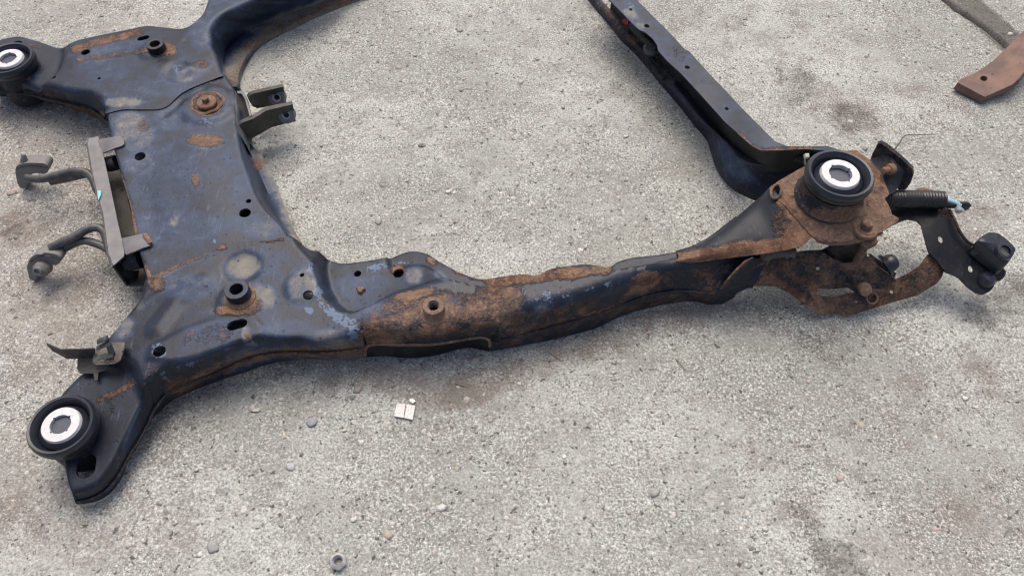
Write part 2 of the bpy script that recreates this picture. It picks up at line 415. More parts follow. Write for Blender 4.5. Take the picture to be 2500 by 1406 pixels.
def plain(name, c, rough, metal=0, var=.25, ns=180, bs=.15, dust=None):
    t = NT(name); n = t.noise(ns, 4); k = t.mix(n, tuple(v * (1 - var) for v in c), tuple(min(1, v * (1 + var)) for v in c))
    if dust: k = t.mix(t.math('MULTIPLY', t.ss(t.noise(60, 5, .65), .35, .75), dust), k, (.26, .24, .21))
    t.bump(n, bs, .001); return t.out(k, rough, metal)
M['rubber'] = plain('black_rubber', (.013, .017, .027), .34, 0, .3, 120, .2, .0)
M['rubber_dusty'] = plain('dusty_grey_rubber', (.165, .162, .155), .7, 0, .2, 140, .3, .3)
M['rod'] = plain('dark_grey_rod', (.05, .053, .06), .45, .2, .3, 120, .2, .35)
M['alloy'] = plain('bright_cast_alloy', (.54, .54, .55), .45, .15, .32, 150, .5, .15)
M['core'] = plain('grey_sleeve_bore', (.058, .066, .088), .40, .4, .25, 200, .15)
M['galv'] = plain('dull_grey_steel', (.135, .138, .148), .55, .25, .35, 40, .25, .4)
M['olive'] = plain('dark_olive_bracket', (.035, .035, .03), .6, .1, .35, 300, .3, .18)
M['steel'] = plain('worn_bare_steel', (.40, .40, .41), .42, .45, .3, 260, .3)
M['conduit'] = plain('black_plastic_conduit', (.012, .012, .014), .38, 0, .3, 150, .1)
M['wire_blue'] = plain('pale_blue_wire_sheath', (.30, .46, .55), .45, 0, .2)
M['wire_white'] = plain('frayed_grey_wire', (.45, .47, .48), .5, 0, .2)
M['tie'] = plain('pale_green_plastic', (.42, .48, .33), .5)
M['red'] = plain('red_plastic', (.34, .02, .02), .4)
M['cyan'] = plain('cyan_paint_chip', (.16, .55, .66), .5)
M['dirt'] = plain('packed_dirt', (.12, .105, .09), .95, 0, .5, 260, 1.0)
# ------------------------------------------------------------------ the ground
def vnoise(x, y, s, seed):
    r = np.random.default_rng(seed); n = 128; g = r.random((n, n)); fx, fy = x / s, y / s
    ix, iy = np.floor(fx).astype(int), np.floor(fy).astype(int); u, v = fx - ix, fy - iy; u = u * u * (3 - 2 * u); v = v * v * (3 - 2 * v)
    a = g[ix % n, iy % n]; b = g[(ix + 1) % n, iy % n]; c = g[ix % n, (iy + 1) % n]; d = g[(ix + 1) % n, (iy + 1) % n]
    return (a * (1 - u) + b * u) * (1 - v) + (c * (1 - u) + d * u) * v - .5
GSTAIN_SHADE = [  # (channel, photo x, y, rx, ry, rot, strength)  r brown dirt and some shade, d dark patches incl. oil and painted shade, p coarse pinkish rough
    ('rL', [(880, 900), (1000, 950), (1150, 945), (1300, 895), (1450, 845), (1600, 790), (1700, 765)], 52, .74), ('r', 1150, 965, 120, 36, -16, .95), ('r', 1040, 985, 60, 25, 0, .7),  # brown band below the arm paints dirt and shade together
    ('d', 1940, 210, 55, 60, 40, .75), ('d', 1900, 165, 40, 25, 30, .6), ('d', 2080, 290, 70, 40, 10, .75), ('r', 2060, 270, 130, 70, 20, .6),
    ('d', 2050, 1375, 110, 60, 40, .8), ('d', 1990, 1290, 40, 90, -30, .6), ('d', 2470, 720, 70, 70, 0, .8), ('d', 2400, 770, 60, 40, 0, .5),  # last two darken the ground beside the hanger bracket
    ('r', 2400, 1250, 160, 130, 0, .45), ('r', 1980, 1190, 90, 120, 0, .4), ('d', 1890, 770, 120, 60, 10, .55), ('d', 2000, 840, 130, 60, 15, .45),  # d patch at the lower bracket paints the shade under it
    ('r', 2350, 560, 110, 90, 0, .55), ('d', 2330, 530, 60, 40, 0, .4), ('p', 100, 600, 260, 360, 0, 1.0), ('r', 150, 700, 160, 160, 0, .55), ('r', 200, 420, 90, 60, 0, .5), ('r', 60, 300, 120, 60, 0, .45), ('r', 100, 900, 110, 90, 0, .45), ('r', 120, 1250, 180, 120, -10, .5), ('r', 450, 1000, 140, 60, -30, .55), ('r', 900, 930, 200, 40, -8, .6), ('d', 420, 990, 70, 30, -30, .45), ('d', 700, 905, 120, 18, -5, .5), ('r', 2200, 1000, 200, 110, 0, .42), ('r', 2300, 250, 150, 90, 0, .42), ('r', 2430, 900, 110, 120, 0, .5), ('d', 2440, 760, 90, 60, 0, .6), ('r', 1720, 60, 160, 50, 0, .35), ('d', 2120, 1180, 90, 60, 0, .3), ('r', 1900, 1080, 130, 70, 0, .4), ('r', 1300, 60, 120, 40, 0, .25), ('p', 120, 320, 180, 90, 0, .9), ('r', 60, 560, 80, 60, 0, .7), ('d', 20, 560, 50, 25, 0, .6),  # thin d strips along the wing and leg base paint their ground shade
    ('p', 80, 1150, 120, 180, 0, .7), ('r', 230, 1330, 230, 60, -8, .45), ('p', 250, 1300, 260, 110, 0, .5), ('r', 420, 1060, 120, 70, -30, .5), ('p', 200, 40, 260, 70, 0, .5),
    ('d', 280, 10, 60, 16, 0, .5), ('d', 1760, 500, 30, 20, 0, .4), ('r', 700, 520, 50, 120, 0, .3), ('r', 1950, 60, 120, 50, 0, .35), ('p', 2300, 1320, 200, 120, 0, .5),
    ('dL', [(2284, -20), (2330, 22), (2400, 68), (2452, 108), (2540, 180)], 6, 3.0), ('dL', [(2318, -20), (2365, 18), (2420, 62), (2470, 108), (2520, 160)], 36, 1.7), ('r', 760, 400, 60, 60, 0, .3), ('d', 1460, 60, 60, 60, 40, .35), ('r', 250, 720, 100, 60, 0, .4)]  # d patch left of the front beam paints its soft ground shade
def ground_z(x, y, coarse):
    rough = .5 + .9 * coarse + .25 * (vnoise(x, y, .3, 9) > 0)
    z = .004 * vnoise(x, y, .16, 1) + .0024 * vnoise(x, y, .045, 2) + rough * (.0020 * vnoise(x, y, .017, 3) + .0016 * vnoise(x, y, .0085, 4) + .001 * vnoise(x, y, .0045, 5))
    pit = vnoise(x, y, .0105, 6); return z - .0026 * np.clip((pit - .36) / .1, 0, 1) * (vnoise(x, y, .05, 8) > -.1)
def build_ground():
    x0, x1, y0, y1, s = -1.18, 1.18, .12, 1.52, .0034
    xs = np.concatenate([[-8, -4, -2.4, -1.6, -1.3], np.arange(x0, x1, s), [1.3, 1.6, 2.4, 4, 8]])
    ys = np.concatenate([[-4, -2, -.8, -.2, .04], np.arange(y0, y1, s), [1.6, 1.8, 2.4, 4, 8]])
    X, Y = np.meshgrid(xs, ys, indexing='ij'); x, y = X.ravel(), Y.ravel()
    px = PX(np.column_stack([x, y, np.zeros(len(x))]))
    depth = y * CP + SP; px[depth < .05] = (-9e3, -9e3)
    wp = np.column_stack([x, y, np.zeros(len(x))]); vis = (depth > .3)
    wear = np.zeros((len(x), 4)); wear[vis] = wear_of(wp[vis], GSTAIN_SHADE)
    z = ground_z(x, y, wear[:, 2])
    # hairline cracks and the slab joint top right
    for line, wd, dp in (([(1580, 170), (1480, 240), (1400, 290), (1330, 350), (1290, 392), (1250, 430), (1190, 500)], .0028, .0022),
                         ([(1330, 405), (1400, 385), (1470, 355)], .003, .0015), ([(420, 1165), (480, 1150), (560, 1135), (600, 1120)], .004, .0025),
                         ([(2284, -20), (2330, 22), (2400, 68), (2452, 108), (2540, 180)], .0085, .024)):
        w = PA([(a, b, 0) for a, b in line])[:, :2]
        near = (x > w[:, 0].min() - .03) & (x < w[:, 0].max() + .03) & (y > w[:, 1].min() - .03) & (y < w[:, 1].max() + .03)
        q = np.column_stack([x, y])[near]; q = q + .004 * np.column_stack([vnoise(q[:, 0], q[:, 1], .02, 31), vnoise(q[:, 0], q[:, 1], .02, 32)])
        d = segdist(q, w, False); z[near] -= dp * (1 - sstep(0, wd, d))
    z -= .004 * 0
    n, m = len(xs), len(ys); idx = np.arange(n * m).reshape(n, m)
    F = np.stack([idx[:-1, :-1], idx[1:, :-1], idx[1:, 1:], idx[:-1, 1:]], -1).reshape(-1, 4)
    me = bpy.data.meshes.new('concrete_ground'); me.vertices.add(n * m); me.vertices.foreach_set('co', np.column_stack([x, y, z]).ravel())
    me.loops.add(F.size); me.polygons.add(len(F)); me.loops.foreach_set('vertex_index', F.ravel()); me.polygons.foreach_set('loop_start', np.arange(0, F.size, 4)); me.polygons.foreach_set('loop_total', np.full(len(F), 4))
    me.update(); me.validate(); me.polygons.foreach_set('use_smooth', [True] * len(F))
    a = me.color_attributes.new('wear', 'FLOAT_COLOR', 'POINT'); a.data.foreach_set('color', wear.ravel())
    t = NT('weathered_concrete'); A = t.attr()
    big = t.noise(2.6, 3, .6); mid = t.noise(20, 4, .65); grit = t.noise(300, 3, .8); sp = t.noise(120, 2, .6); cov = t.ss(t.noise(9, 3, .6), .36, .62)
    v2 = t.vor(165); c2 = t.n.new('ShaderNodeSeparateColor'); t.l.new(v2.outputs['Color'], c2.inputs[0])
    base = t.mix(t.ss(big, .38, .62), (.282, .294, .266), (.402, .420, .390))
    base = t.mix(t.math('MULTIPLY', t.ss(mid, .42, .66), .68), base, (.235, .232, .210))
    base = t.mix(t.math('MULTIPLY', A[2], .6), base, (.27, .242, .215))
    stone2 = t.mix(c2.outputs[1], (.13, .135, .135), (.56, .55, .52)); m2 = t.math('MULTIPLY', t.ss(v2.outputs['Distance'], .48, .36), t.ss(c2.outputs[0], .55, .60))
    base = t.mix(t.math('MULTIPLY', m2, .75), base, stone2)
    base = t.mix(t.math('MULTIPLY', t.ss(grit, .50, .62), t.mixf(cov, .50, .82)), base, (.130, .134, .124))
    base = t.mix(t.math('MULTIPLY', t.ss(grit, .47, .37), t.mixf(cov, .30, .80)), base, (.66, .685, .66))
    base = t.mix(t.math('MULTIPLY', t.ss(sp, .635, .68), .85), base, (.06, .057, .052))
    gm = t.math('ADD', t.math('MULTIPLY', t.math('SUBTRACT', mid, .5), 1.3), t.math('MULTIPLY', t.math('SUBTRACT', grit, .5), .9))
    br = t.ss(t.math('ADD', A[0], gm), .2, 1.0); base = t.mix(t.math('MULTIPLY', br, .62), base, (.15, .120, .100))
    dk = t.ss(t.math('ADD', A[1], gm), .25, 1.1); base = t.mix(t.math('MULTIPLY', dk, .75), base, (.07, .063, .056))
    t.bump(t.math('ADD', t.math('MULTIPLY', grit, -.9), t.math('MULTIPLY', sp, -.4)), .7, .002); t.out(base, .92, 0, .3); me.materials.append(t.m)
    o = bpy.data.objects.new('concrete_ground', me); col.objects.link(o); o['kind'] = 'structure'; return o
build_ground()
STONE_COLS = [(.42, .41, .38), (.26, .26, .255), (.58, .56, .52), (.33, .34, .31), (.13, .13, .13), (.40, .35, .28), (.36, .28, .24), (.29, .31, .30), (.68, .67, .63), (.24, .25, .28), (.50, .49, .46)]
def stone_mesh(seed, sub=1):
    bm = bmesh.new(); bmesh.ops.create_icosphere(bm, subdivisions=sub, radius=1.0); r = random.Random(seed)
    ax = [Vector((r.gauss(0, 1), r.gauss(0, 1), r.gauss(0, 1))).normalized() for _ in range(6)]
    for v in bm.verts:
        k = 1.0
        for a in ax:
            d = v.co.normalized().dot(a)
            if d > .72: k *= .72 / d * .98
        v.co *= k * r.uniform(.93, 1.05)
    V = np.array([v.co[:] for v in bm.verts]); F = np.array([[v.index for v in f.verts] for f in bm.faces]); bm.free(); return V, F
def stone_material():
    t = NT('embedded_stone'); n = t.n.new('ShaderNodeAttribute'); n.attribute_name = 'tint'
    k = t.mix(t.ss(t.noise(330, 4, .7), .3, .75), n.outputs['Color'], (.34, .33, .30)); t.bump(t.noise(500, 3), .4, .001); return t.out(k, .8, 0)
M['stone'] = stone_material()
def aggregate():
    protos = [stone_mesh(i, 1) for i in range(8)]; VV, FF, CC = [], [], []; off = 0
    SX = RNG.uniform(-1.14, 1.14, 11000); SY = RNG.uniform(.18, 1.46, 11000); dens = vnoise(SX, SY, .12, 41) + .5 * vnoise(SX, SY, .35, 42)
    keep = dens + RNG.uniform(-.35, .35, 11000) > -.12; SX, SY = SX[keep], SY[keep]
    SZ = ground_z(SX, SY, wear_of(np.column_stack([SX, SY, SX * 0]), [g for g in GSTAIN_SHADE if g[0][0] == 'p'])[:, 2])
    for x, y, zg in zip(SX, SY, SZ):
        sz = .0016 + .0042 * RNG.random()**3.2
        if RNG.random() < .02: sz = RNG.uniform(.006, .010)
        V, F = protos[int(RNG.integers(8))]; a = RNG.uniform(0, 6.28); el = RNG.uniform(.6, 1); c, s = math.cos(a), math.sin(a); hz = sz * .26
        W = V * np.array((sz, sz * el, hz)); W = np.column_stack([W[:, 0] * c - W[:, 1] * s + x, W[:, 0] * s + W[:, 1] * c + y, W[:, 2] + zg - hz * RNG.uniform(.15, .65)])
        tc = np.array(STONE_COLS[int(RNG.integers(len(STONE_COLS)))]) * RNG.uniform(.8, 1.15)
        VV.append(W); FF.append(F + off); CC.append(np.tile(np.append(np.clip(tc, 0, .8), 1), (len(W), 1))); off += len(W)
    V = np.vstack(VV); F = np.vstack(FF); me = bpy.data.meshes.new('aggregate_stones'); me.from_pydata(V.tolist(), [], F.tolist())
    a = me.color_attributes.new('tint', 'FLOAT_COLOR', 'POINT'); a.data.foreach_set('color', np.vstack(CC).ravel()); me.polygons.foreach_set('use_smooth', [True] * len(F))
    me.materials.append(M['stone']); o = bpy.data.objects.new('aggregate_stones', me); col.objects.link(o)
    tag(o, 'small mixed grey and tan stones set into the worn concrete surface', 'gravel', None, 'stuff')
aggregate()
# ------------------------------------------------------------------ the subframe
root = bpy.data.objects.new('vehicle_subframe', None); col.objects.link(root); root.location = (0, 0, 0)
tag(root, 'worn blue-black steel vehicle subframe with rust patches lying on concrete', 'car subframe')
def bushing(c, R, ro, ri, hb, core_depth, tilt=(0, 0, 1), rot=0.3):
    b = bpy.data.objects.new('bushing', None); col.objects.link(b); b.parent = root
    k = R / .0465
    lathe('rubber_ring', c, [(R * .80, -.002), (R * .86, .0015), (R * .93, .002), (R * .985, -.0015), (R, -.006), (R * .985, -.010), (R * .955, -.0115), (R * .965, -.0135), (R * .95, -.0165), (R * .90, -.018), (R * .62, -.021), (ro * 1.22, -.019), (ro * 1.2, -.0115), (R * .70, -.0135), (R * .755, -.009)], M['rubber'], b, 64, tilt)
    def notch(a, j, r):
        if r <= ri * 1.02:
            for q in range(4):
                d = abs((a - rot - q * math.pi / 2 + math.pi) % (2 * math.pi) - math.pi)
                if d < .10: return r * 1.12
        return r
    lathe('sleeve', c, [(ri, .0008), (ro * .955, .0008), (ro, -.0004), (ro * 1.03, -.005), (ro * 1.2, -.010), (ro * 1.2, -.018), (ri, -.018)], M['alloy'], b, 96, tilt, True, None, notch)
    lathe('rubber_neck', c, [(ro * 1.035, -.003), (ro * 1.12, -.005), (ro * 1.25, -.009), (ro * 1.25, -.013), (ro * 1.02, -.013)], M['rubber'], b, 48, tilt)
    lathe('sleeve_bore', c, [(0.0005, -core_depth), (ri * 1.17, -core_depth), (ri * 1.17, -.022), (0.0005, -.022)], M['core'], b, 40, tilt)
    if hb: lathe('housing', c, hb, M['rusty'], root, 56, tilt, False, [('r', 2060, 535, 120, 34, 0, .9), ('rA', .3)])
    return b
# --- pressed panels -------------------------------------------------------------------------------------------------
near_wear = [('dA', .02), ('d', 500, 720, 190, 130, -20, .18), ('d', 700, 720, 200, 110, 0, .20), ('d', 480, 840, 160, 50, -12, .22), ('pL', [(352, 990), (330, 1040), (306, 1086), (284, 1128)], 4, 0.49), ('pL', [(380, 912), (476, 884), (573, 846), (640, 830)], 4, 0.45), ('rL', [(640, 845), (760, 846), (860, 838), (900, 835)], 12, .6), ('rL', [(893, 838), (1000, 832), (1150, 818)], 8, .85), ('rL', [(890, 818), (1000, 818), (1100, 808), (1210, 790)], 18, .72), ('d', 900, 690, 150, 50, 0, .22), ('d', 1400, 720, 200, 26, -14, .18), ('d', 1580, 630, 120, 14, -8, .05), ('r', 604, 742, 42, 26, 10, .8), ('r', 572, 757, 50, 16, 0, .9), ('d', 592, 650, 50, 34, -8, 1.05), ('d', 738, 700, 42, 62, 10, .85), ('d', 640, 725, 40, 40, 0, .8),
    ('pL', [(757, 648), (770, 690), (776, 712)], 11, 0.59), ('pL', [(776, 712), (792, 748), (818, 772), (860, 786)], 17, 0.64), ('p', 752, 758, 14, 10, 0, 0.61), ('p', 860, 805, 26, 22, 30, 0.57), ('p', 925, 652, 34, 11, -8, 0.57), ('p', 985, 642, 30, 8, -10, 0.54), ('p', 905, 668, 14, 14, 0, 0.47),
    ('r', 973, 661, 19, 17, 0, .9), ('d', 1010, 672, 26, 24, 0, .95), ('d', 1075, 672, 24, 12, 30, .7), ('r', 1052, 636, 16, 10, 30, .7),
    ('r', 1060, 760, 165, 54, -2, .64), ('r', 1215, 735, 76, 46, -8, .70), ('r', 945, 790, 80, 34, 8, .56), ('r', 1010, 720, 60, 14, -12, .95), ('d', 920, 760, 60, 24, -15, .7), ('d', 1010, 760, 100, 40, 0, .4), ('d', 1105, 745, 26, 30, 0, .7),
    ('rL', [(420, 960), (560, 885), (660, 862), (800, 862), (900, 860)], 24, .78), ('dL', [(560, 880), (640, 858), (760, 856), (880, 850)], 22, 1.15), ('rL', [(600, 880), (700, 868), (820, 866)], 12, .62),
    ('rL', [(1200, 780), (1330, 770), (1480, 735)], 20, .55), ('rL', [(1240, 830), (1420, 775), (1560, 740), (1730, 720)], 40, .5), ('r', 1580, 690, 50, 28, -15, .9), ('rL', [(1620, 690), (1780, 660)], 26, .55),
    ('rL', [(1120, 655), (1220, 690), (1330, 672), (1480, 658)], 18, .75), ('pL', [(1300, 735), (1400, 712), (1500, 690)], 18, 0.42), ('p', 1345, 722, 40, 20, -15, 0.49), ('d', 1320, 755, 24, 14, -20, .8),
    ('r', 520, 815, 80, 26, -8, .42), ('d', 520, 810, 90, 30, -8, .6), ('d', 600, 815, 14, 26, 0, .9), ('r', 605, 822, 10, 20, 0, .45), ('p', 388, 858, 26, 24, 0, 0.55), ('p', 580, 795, 44, 20, -12, 0.50),
    ('rL', [(370, 680), (430, 650), (500, 618), (545, 600)], 11, .62), ('dL', [(400, 670), (440, 648), (520, 610)], 10, .9), ('rL', [(640, 588), (690, 582)], 7, .6),
    ('rL', [(245, 975), (285, 958), (325, 935)], 12, .6), ('r', 365, 910, 34, 20, -40, .3), ('d', 300, 800, 34, 26, -40, .8), ('d', 460, 700, 80, 40, 0, .6), ('d', 640, 640, 90, 40, 0, .4), ('d', 700, 800, 90, 24, 0, .45), ('d', 800, 820, 70, 20, 0, .75), ('d', 860, 700, 60, 34, 0, .5), ('d', 930, 690, 60, 22, 0, .5), ('dL', [(300, 1090), (340, 1000)], 5, .6), ('r', 380, 690, 26, 26, 0, .65)]
near_segs = [
    ([(354, 682), (420, 652), (480, 628), (530, 606), (550, 593), (600, 590), (650, 588), (690, 580), (712, 578)], 0, [('dn', .003)]),
    ([(712, 578), (728, 588), (746, 604), (787, 621), (813, 639), (834, 644), (885, 639), (936, 630), (1000, 615), (1038, 619), (1077, 642), (1115, 662), (1154, 678), (1179, 682), (1225, 676), (1277, 670), (1312, 672), (1342, 658), (1381, 651), (1429, 646), (1465, 650), (1489, 652), (1510, 639), (1540, 631), (1600, 624), (1654, 615), (1720, 600), (1800, 590), (1870, 588)], .0015, [('dn', .003), ('off', -.022, .012)]),
    ([(1870, 588), (1882, 602), (1880, 622)], 0, None),
    ([(1880, 622), (1830, 632), (1780, 645), (1720, 655), (1660, 665), (1600, 680), (1540, 697), (1495, 712), (1420, 738), (1345, 757), (1270, 773), (1218, 786)], .016, [
        [(1850, 680, .068), (1800, 690, .062), (1770, 700, .058), (1738, 709, .055), (1660, 703, .052), (1570, 718, .05), (1495, 748, .048), (1420, 772, .046), (1330, 796, .044), (1219, 826, .042)],
        [(1846, 690, .060), (1792, 700, .056), (1766, 710, .052), (1738, 718, .048), (1660, 712, .045), (1570, 727, .043), (1495, 757, .041), (1420, 781, .039), (1330, 805, .037), (1216, 836, .035)],
        [(1835, 700, .045), (1790, 720, .03), (1760, 738, .012), (1738, 744, .008), (1690, 736, .005), (1600, 748, .005), (1525, 769, .005), (1450, 802, .005), (1360, 826, .005), (1270, 844, .005), (1197, 858, .005)]]),
    ([(1218, 786), (1141, 802), (1064, 814), (1013, 815), (936, 812), (885, 814)], .011, [
        [(1197, 826, .048), (1179, 822, .052), (1141, 825, .055), (1064, 837, .055), (987, 839, .055), (916, 838, .055), (898, 842, .050)],
        [(1194, 829, .044), (1178, 825, .048), (1141, 829, .051), (1064, 841, .051), (987, 843, .051), (917, 842, .051), (901, 846, .047)]]),
    ([(885, 814), (838, 826), (794, 834), (727, 835), (652, 833), (608, 838), (573, 849), (529, 867), (476, 887), (419, 899), (385, 914), (362, 935)], .008, [
        [(890, 846, .046), (840, 853, .046), (794, 856, .046), (727, 856, .046), (655, 860, .046), (595, 875, .046), (545, 897, .046), (500, 917, .046), (450, 935, .046), (410, 955, .043), (380, 990, .04)],
        [(890, 850, .043), (840, 857, .043), (794, 860, .043), (727, 860, .043), (655, 864, .043), (595, 880, .043), (545, 902, .043), (500, 922, .043), (450, 940, .043), (408, 961, .04), (380, 996, .037)],
        [(893, 870, .018), (816, 875, .02), (727, 878, .02), (661, 887, .018), (595, 909, .012), (529, 931, .006), (463, 957, .004), (419, 979, .004), (375, 1019, .004)]]),
    ([(362, 935), (352, 984), (328, 1037), (306, 1081), (284, 1125), (262, 1160), (240, 1185), (212, 1199), (178, 1208)], .006, [
        [(379, 992, .037), (356, 1036, .034), (335, 1075, .03), (314, 1106, .028), (296, 1140, .026), (276, 1173, .026), (246, 1200, .024), (214, 1215, .024), (182, 1222, .024)],
        [(381, 998, .034), (359, 1041, .03), (338, 1080, .027), (317, 1111, .025), (299, 1145, .023), (278, 1178, .022), (247, 1206, .02), (214, 1221, .02), (184, 1227, .02)],
        [(375, 1019, .004), (348, 1059, .004), (317, 1116, .004), (300, 1160, .004), (273, 1200, .004), (238, 1222, .004), (194, 1231, .006)]]),
    ([(178, 1208), (168, 1182), (158, 1130), (150, 1080), (140, 1030), (150, 968)], .004, [('off', .001, .006)]),
    ([(150, 968), (194, 922), (232, 872), (269, 825), (317, 768), (348, 724), (354, 682)], .006, [('off', .002, .012)])]
near_ctrl = [(420, 720, .090), (480, 660, .0935), (540, 625, .0935), (640, 610, .0935), (700, 600, .0935), (582, 740, .089), (500, 800, .090), (400, 870, .089), (460, 860, .090), (600, 810, .090), (700, 780, .088), (800, 800, .088), (740, 700, .090), (350, 760, .088), (310, 820, .085), (370, 690, .0935),
    (900, 785, .091), (1000, 750, .093), (1058, 765, .0935), (1150, 745, .094), (1250, 738, .094), (1350, 722, .094), (1450, 703, .095), (1550, 684, .096), (1650, 664, .098), (1750, 650, .10), (1830, 635, .102), (250, 1000, .080), (200, 1150, .075)]
near_feats = [
    ('step', [(262, 838), (300, 848), (328, 876), (346, 910), (360, 945), (420, 1010), (420, 1300), (50, 1300), (-50, 1000), (150, 850)], .088, [(250, 900, .060), (300, 960, .062), (200, 1000, .058), (250, 1100, .053), (200, 1180, .048), (150, 950, .06)], .020),
    ('step', [(757, 640), (768, 690), (790, 732), (822, 760), (860, 767), (910, 748), (970, 720), (1050, 702), (1110, 690), (1170, 640), (1100, 540), (900, 540), (760, 580)], .089, [(830, 700, .060), (900, 650, .062), (973, 665, .066), (1040, 680, .075), (1100, 688, .086), (880, 720, .061), (1000, 620, .068)], .020),
    ('step', [(704, 570), (722, 605), (757, 642), (800, 600), (760, 540)], .091, .074, .022),
    ('step', [(940, 636), (1008, 629), (1031, 633), (1064, 655), (1076, 671), (1102, 686), (1154, 698), (1192, 704), (1243, 702), (1282, 699), (1315, 690), (1375, 680), (1450, 672), (1525, 660), (1600, 649), (1655, 640), (1720, 620), (1750, 540), (1500, 540), (1300, 580), (1150, 600), (1080, 570), (1010, 560), (930, 590)], .092, [(960, 630, .056), (1020, 622, .06), (1090, 655, .068), (1190, 690, .072), (1330, 670, .074), (1450, 655, .076), (1600, 632, .082), (1700, 610, .09)], .009),
    ('bump', 590, 650, .094, .032, -.0045, .016), ('bump', 582, 735, .090, .034, .003, .012), ('bump', 740, 700, .09, .030, .0025, .01), ('bump', 1060, 762, .094, .034, .0035, .014),
    ('ridge', [(380, 800), (430, 735), (500, 690)], .09, .020, .0035), ('ridge', [(350, 740), (430, 690)], .092, .012, -.002),
    ('step', [(520, 770), (620, 758), (660, 800), (640, 826), (560, 850), (420, 890), (350, 880), (365, 840), (440, 800)], .09, .0915, .008),
    ('ridge', [(900, 800), (1000, 790), (1100, 780)], .09, .02, .001)]
near_holes = [((389, 857), (389, 857), 31), ((567, 795), (590, 789), 27), ((752, 720), (752, 720), 26), ((737, 671), (737, 671), 12), ((873, 668), (873, 668), 18), ((973, 666), (973, 666), 27), ((212, 1129), (209, 1144), 46), ((1058, 748), (1058, 748), 26), ((577, 706), (577, 706), 30)]
wing, Hn = panel('wing_panel', near_segs, near_ctrl, near_feats, near_holes, .0042, M['paint'], root, near_wear)
wing['label'] = 'wing pressing with long rusty arm and the nearer bushing leg'
far_wear = [('dA', .16), ('d', 330, 170, 200, 90, 0, .30), ('d', 540, 30, 60, 90, 20, .32), ('rL', [(182, 122), (240, 104), (345, 78)], 12, .72), ('rL', [(190, 146), (280, 135), (370, 122)], 8, .55), ('d', 270, 120, 110, 22, -10, .5), ('r', 402, 122, 34, 20, 0, .85), ('r', 490, 158, 24, 12, 0, .65), ('d', 470, 178, 60, 22, -25, .8), ('d', 540, 20, 70, 60, 20, .45), ('d', 250, 165, 90, 40, 0, .45), ('d', 400, 215, 90, 26, 0, .5), ('p', 428, 172, 34, 17, 10, .42), ('d', 500, 70, 40, 60, 20, .6), ('r', 498, 30, 10, 20, 0, .6),
    ('rL', [(50, 232), (140, 248), (255, 290)], 12, .9), ('d', 300, 250, 60, 14, 0, .8), ('r', 62, 190, 16, 10, 0, .6), ('r', 70, 110, 40, 8, 10, .5), ('r', 500, 10, 10, 20, 0, .5),
    ('rL', [(568, 196), (578, 165), (600, 118), (650, 82), (740, 38), (870, -10)], 20, .66), ('dL', [(566, 190), (575, 140), (620, 95), (700, 55), (860, -10)], 30, 1.4), ('rL', [(570, 200), (580, 170)], 10, .5), ('d', 590, 60, 30, 30, 0, .5), ('r', 640, 62, 20, 10, -30, .5)]
far_segs = [
    ([(258, 278), (300, 268), (350, 268), (400, 264), (447, 226), (500, 202), (549, 184)], 0, [('dn', .0012)]),
    ([(549, 184), (538, 150), (524, 122), (517, 100), (521, 78), (540, 52), (588, 26), (655, 0), (770, -45)], .010, [
        [(556, 200, .05), (545, 160, .045), (543, 130, .042), (550, 112, .04), (585, 75, .038), (650, 43, .036), (740, 10, .036), (860, -40, .036)],
        [(566, 212, .03), (549, 170, .022), (546, 145, .02), (557, 115, .018), (602, 78, .018), (688, 42, .018), (801, 4, .018), (900, -34, .018)],
        [(586, 215, .016), (581, 193, .016), (588, 165, .016), (602, 138, .016), (626, 107, .016), (671, 79, .016), (757, 38, .016), (850, 0, .016), (950, -38, .016)], ('dn', .012)]),
    ([(770, -45), (560, -65)], 0, None),
    ([(560, -65), (512, 0), (496, 38), (476, 58), (454, 72), (396, 70), (361, 67), (310, 77), (241, 91), (189, 103), (169, 112), (155, 119), (138, 119), (113, 110), (76, 98), (45, 92), (5, 100), (-40, 125)], .005, [('off', .002, .012)]),
    ([(-40, 125), (-52, 160), (-40, 195)], .004, [('off', .001, .012)]),
    ([(-40, 195), (34, 203), (103, 217), (172, 230), (220, 237), (241, 248), (255, 261), (258, 278)], .010, [
        [(-42, 218, .05), (44, 222, .046), (120, 236, .045), (185, 252, .046), (225, 264, .048), (254, 285, .05)],
        [(-42, 222, .046), (44, 226, .042), (120, 240, .041), (185, 256, .042), (225, 268, .044), (255, 288, .046)],
        [(-45, 236, .02), (48, 238, .010), (138, 256, .006), (206, 276, .006), (259, 300, .01)]])]
far_ctrl = [(300, 180, .093), (430, 170, .095), (200, 160, .090), (120, 150, .086), (60, 150, .082), (340, 240, .0928), (480, 120, .095), (380, 112, .092), (520, 60, .096), (600, -10, .098), (280, 260, .0926), (400, 255, .0928), (520, 190, .0930), (250, 100, .087), (330, 80, .087), (430, 78, .090), (480, 150, .096), (0, 160, .08)]
far_feats = [('step', [(168, 105), (160, 140), (152, 168), (120, 200), (40, 225), (-100, 260), (-100, 50), (150, 60)], .088, .068, .022), ('bump', 432, 172, .096, .030, -.003, .014), ('bump', 380, 122, .093, .034, .003, .012), ('ridge', [(182, 150), (280, 138), (370, 128)], .092, .02, .002), ('ridge', [(450, 96), (500, 98)], .096, .008, -.002), ('bump', 312, 252, .094, .012, .002, .01)]
far_holes = [((209, 128), (209, 128), 22), ((344, 95), (356, 92), 17), ((113, 199), (113, 199), 7), ((129, 191), (134, 189), 6), ((242, 192), (242, 192), 8), ((376, 107), (376, 107), 22), ((36, 108), (44, 106), 18)]
wing2, Hf = panel('wing_panel', far_segs, far_ctrl, far_feats, far_holes, .0048, M['paint'], root, far_wear)
wing2['label'] = 'wing pressing that runs out of the top edge with a tan flange'
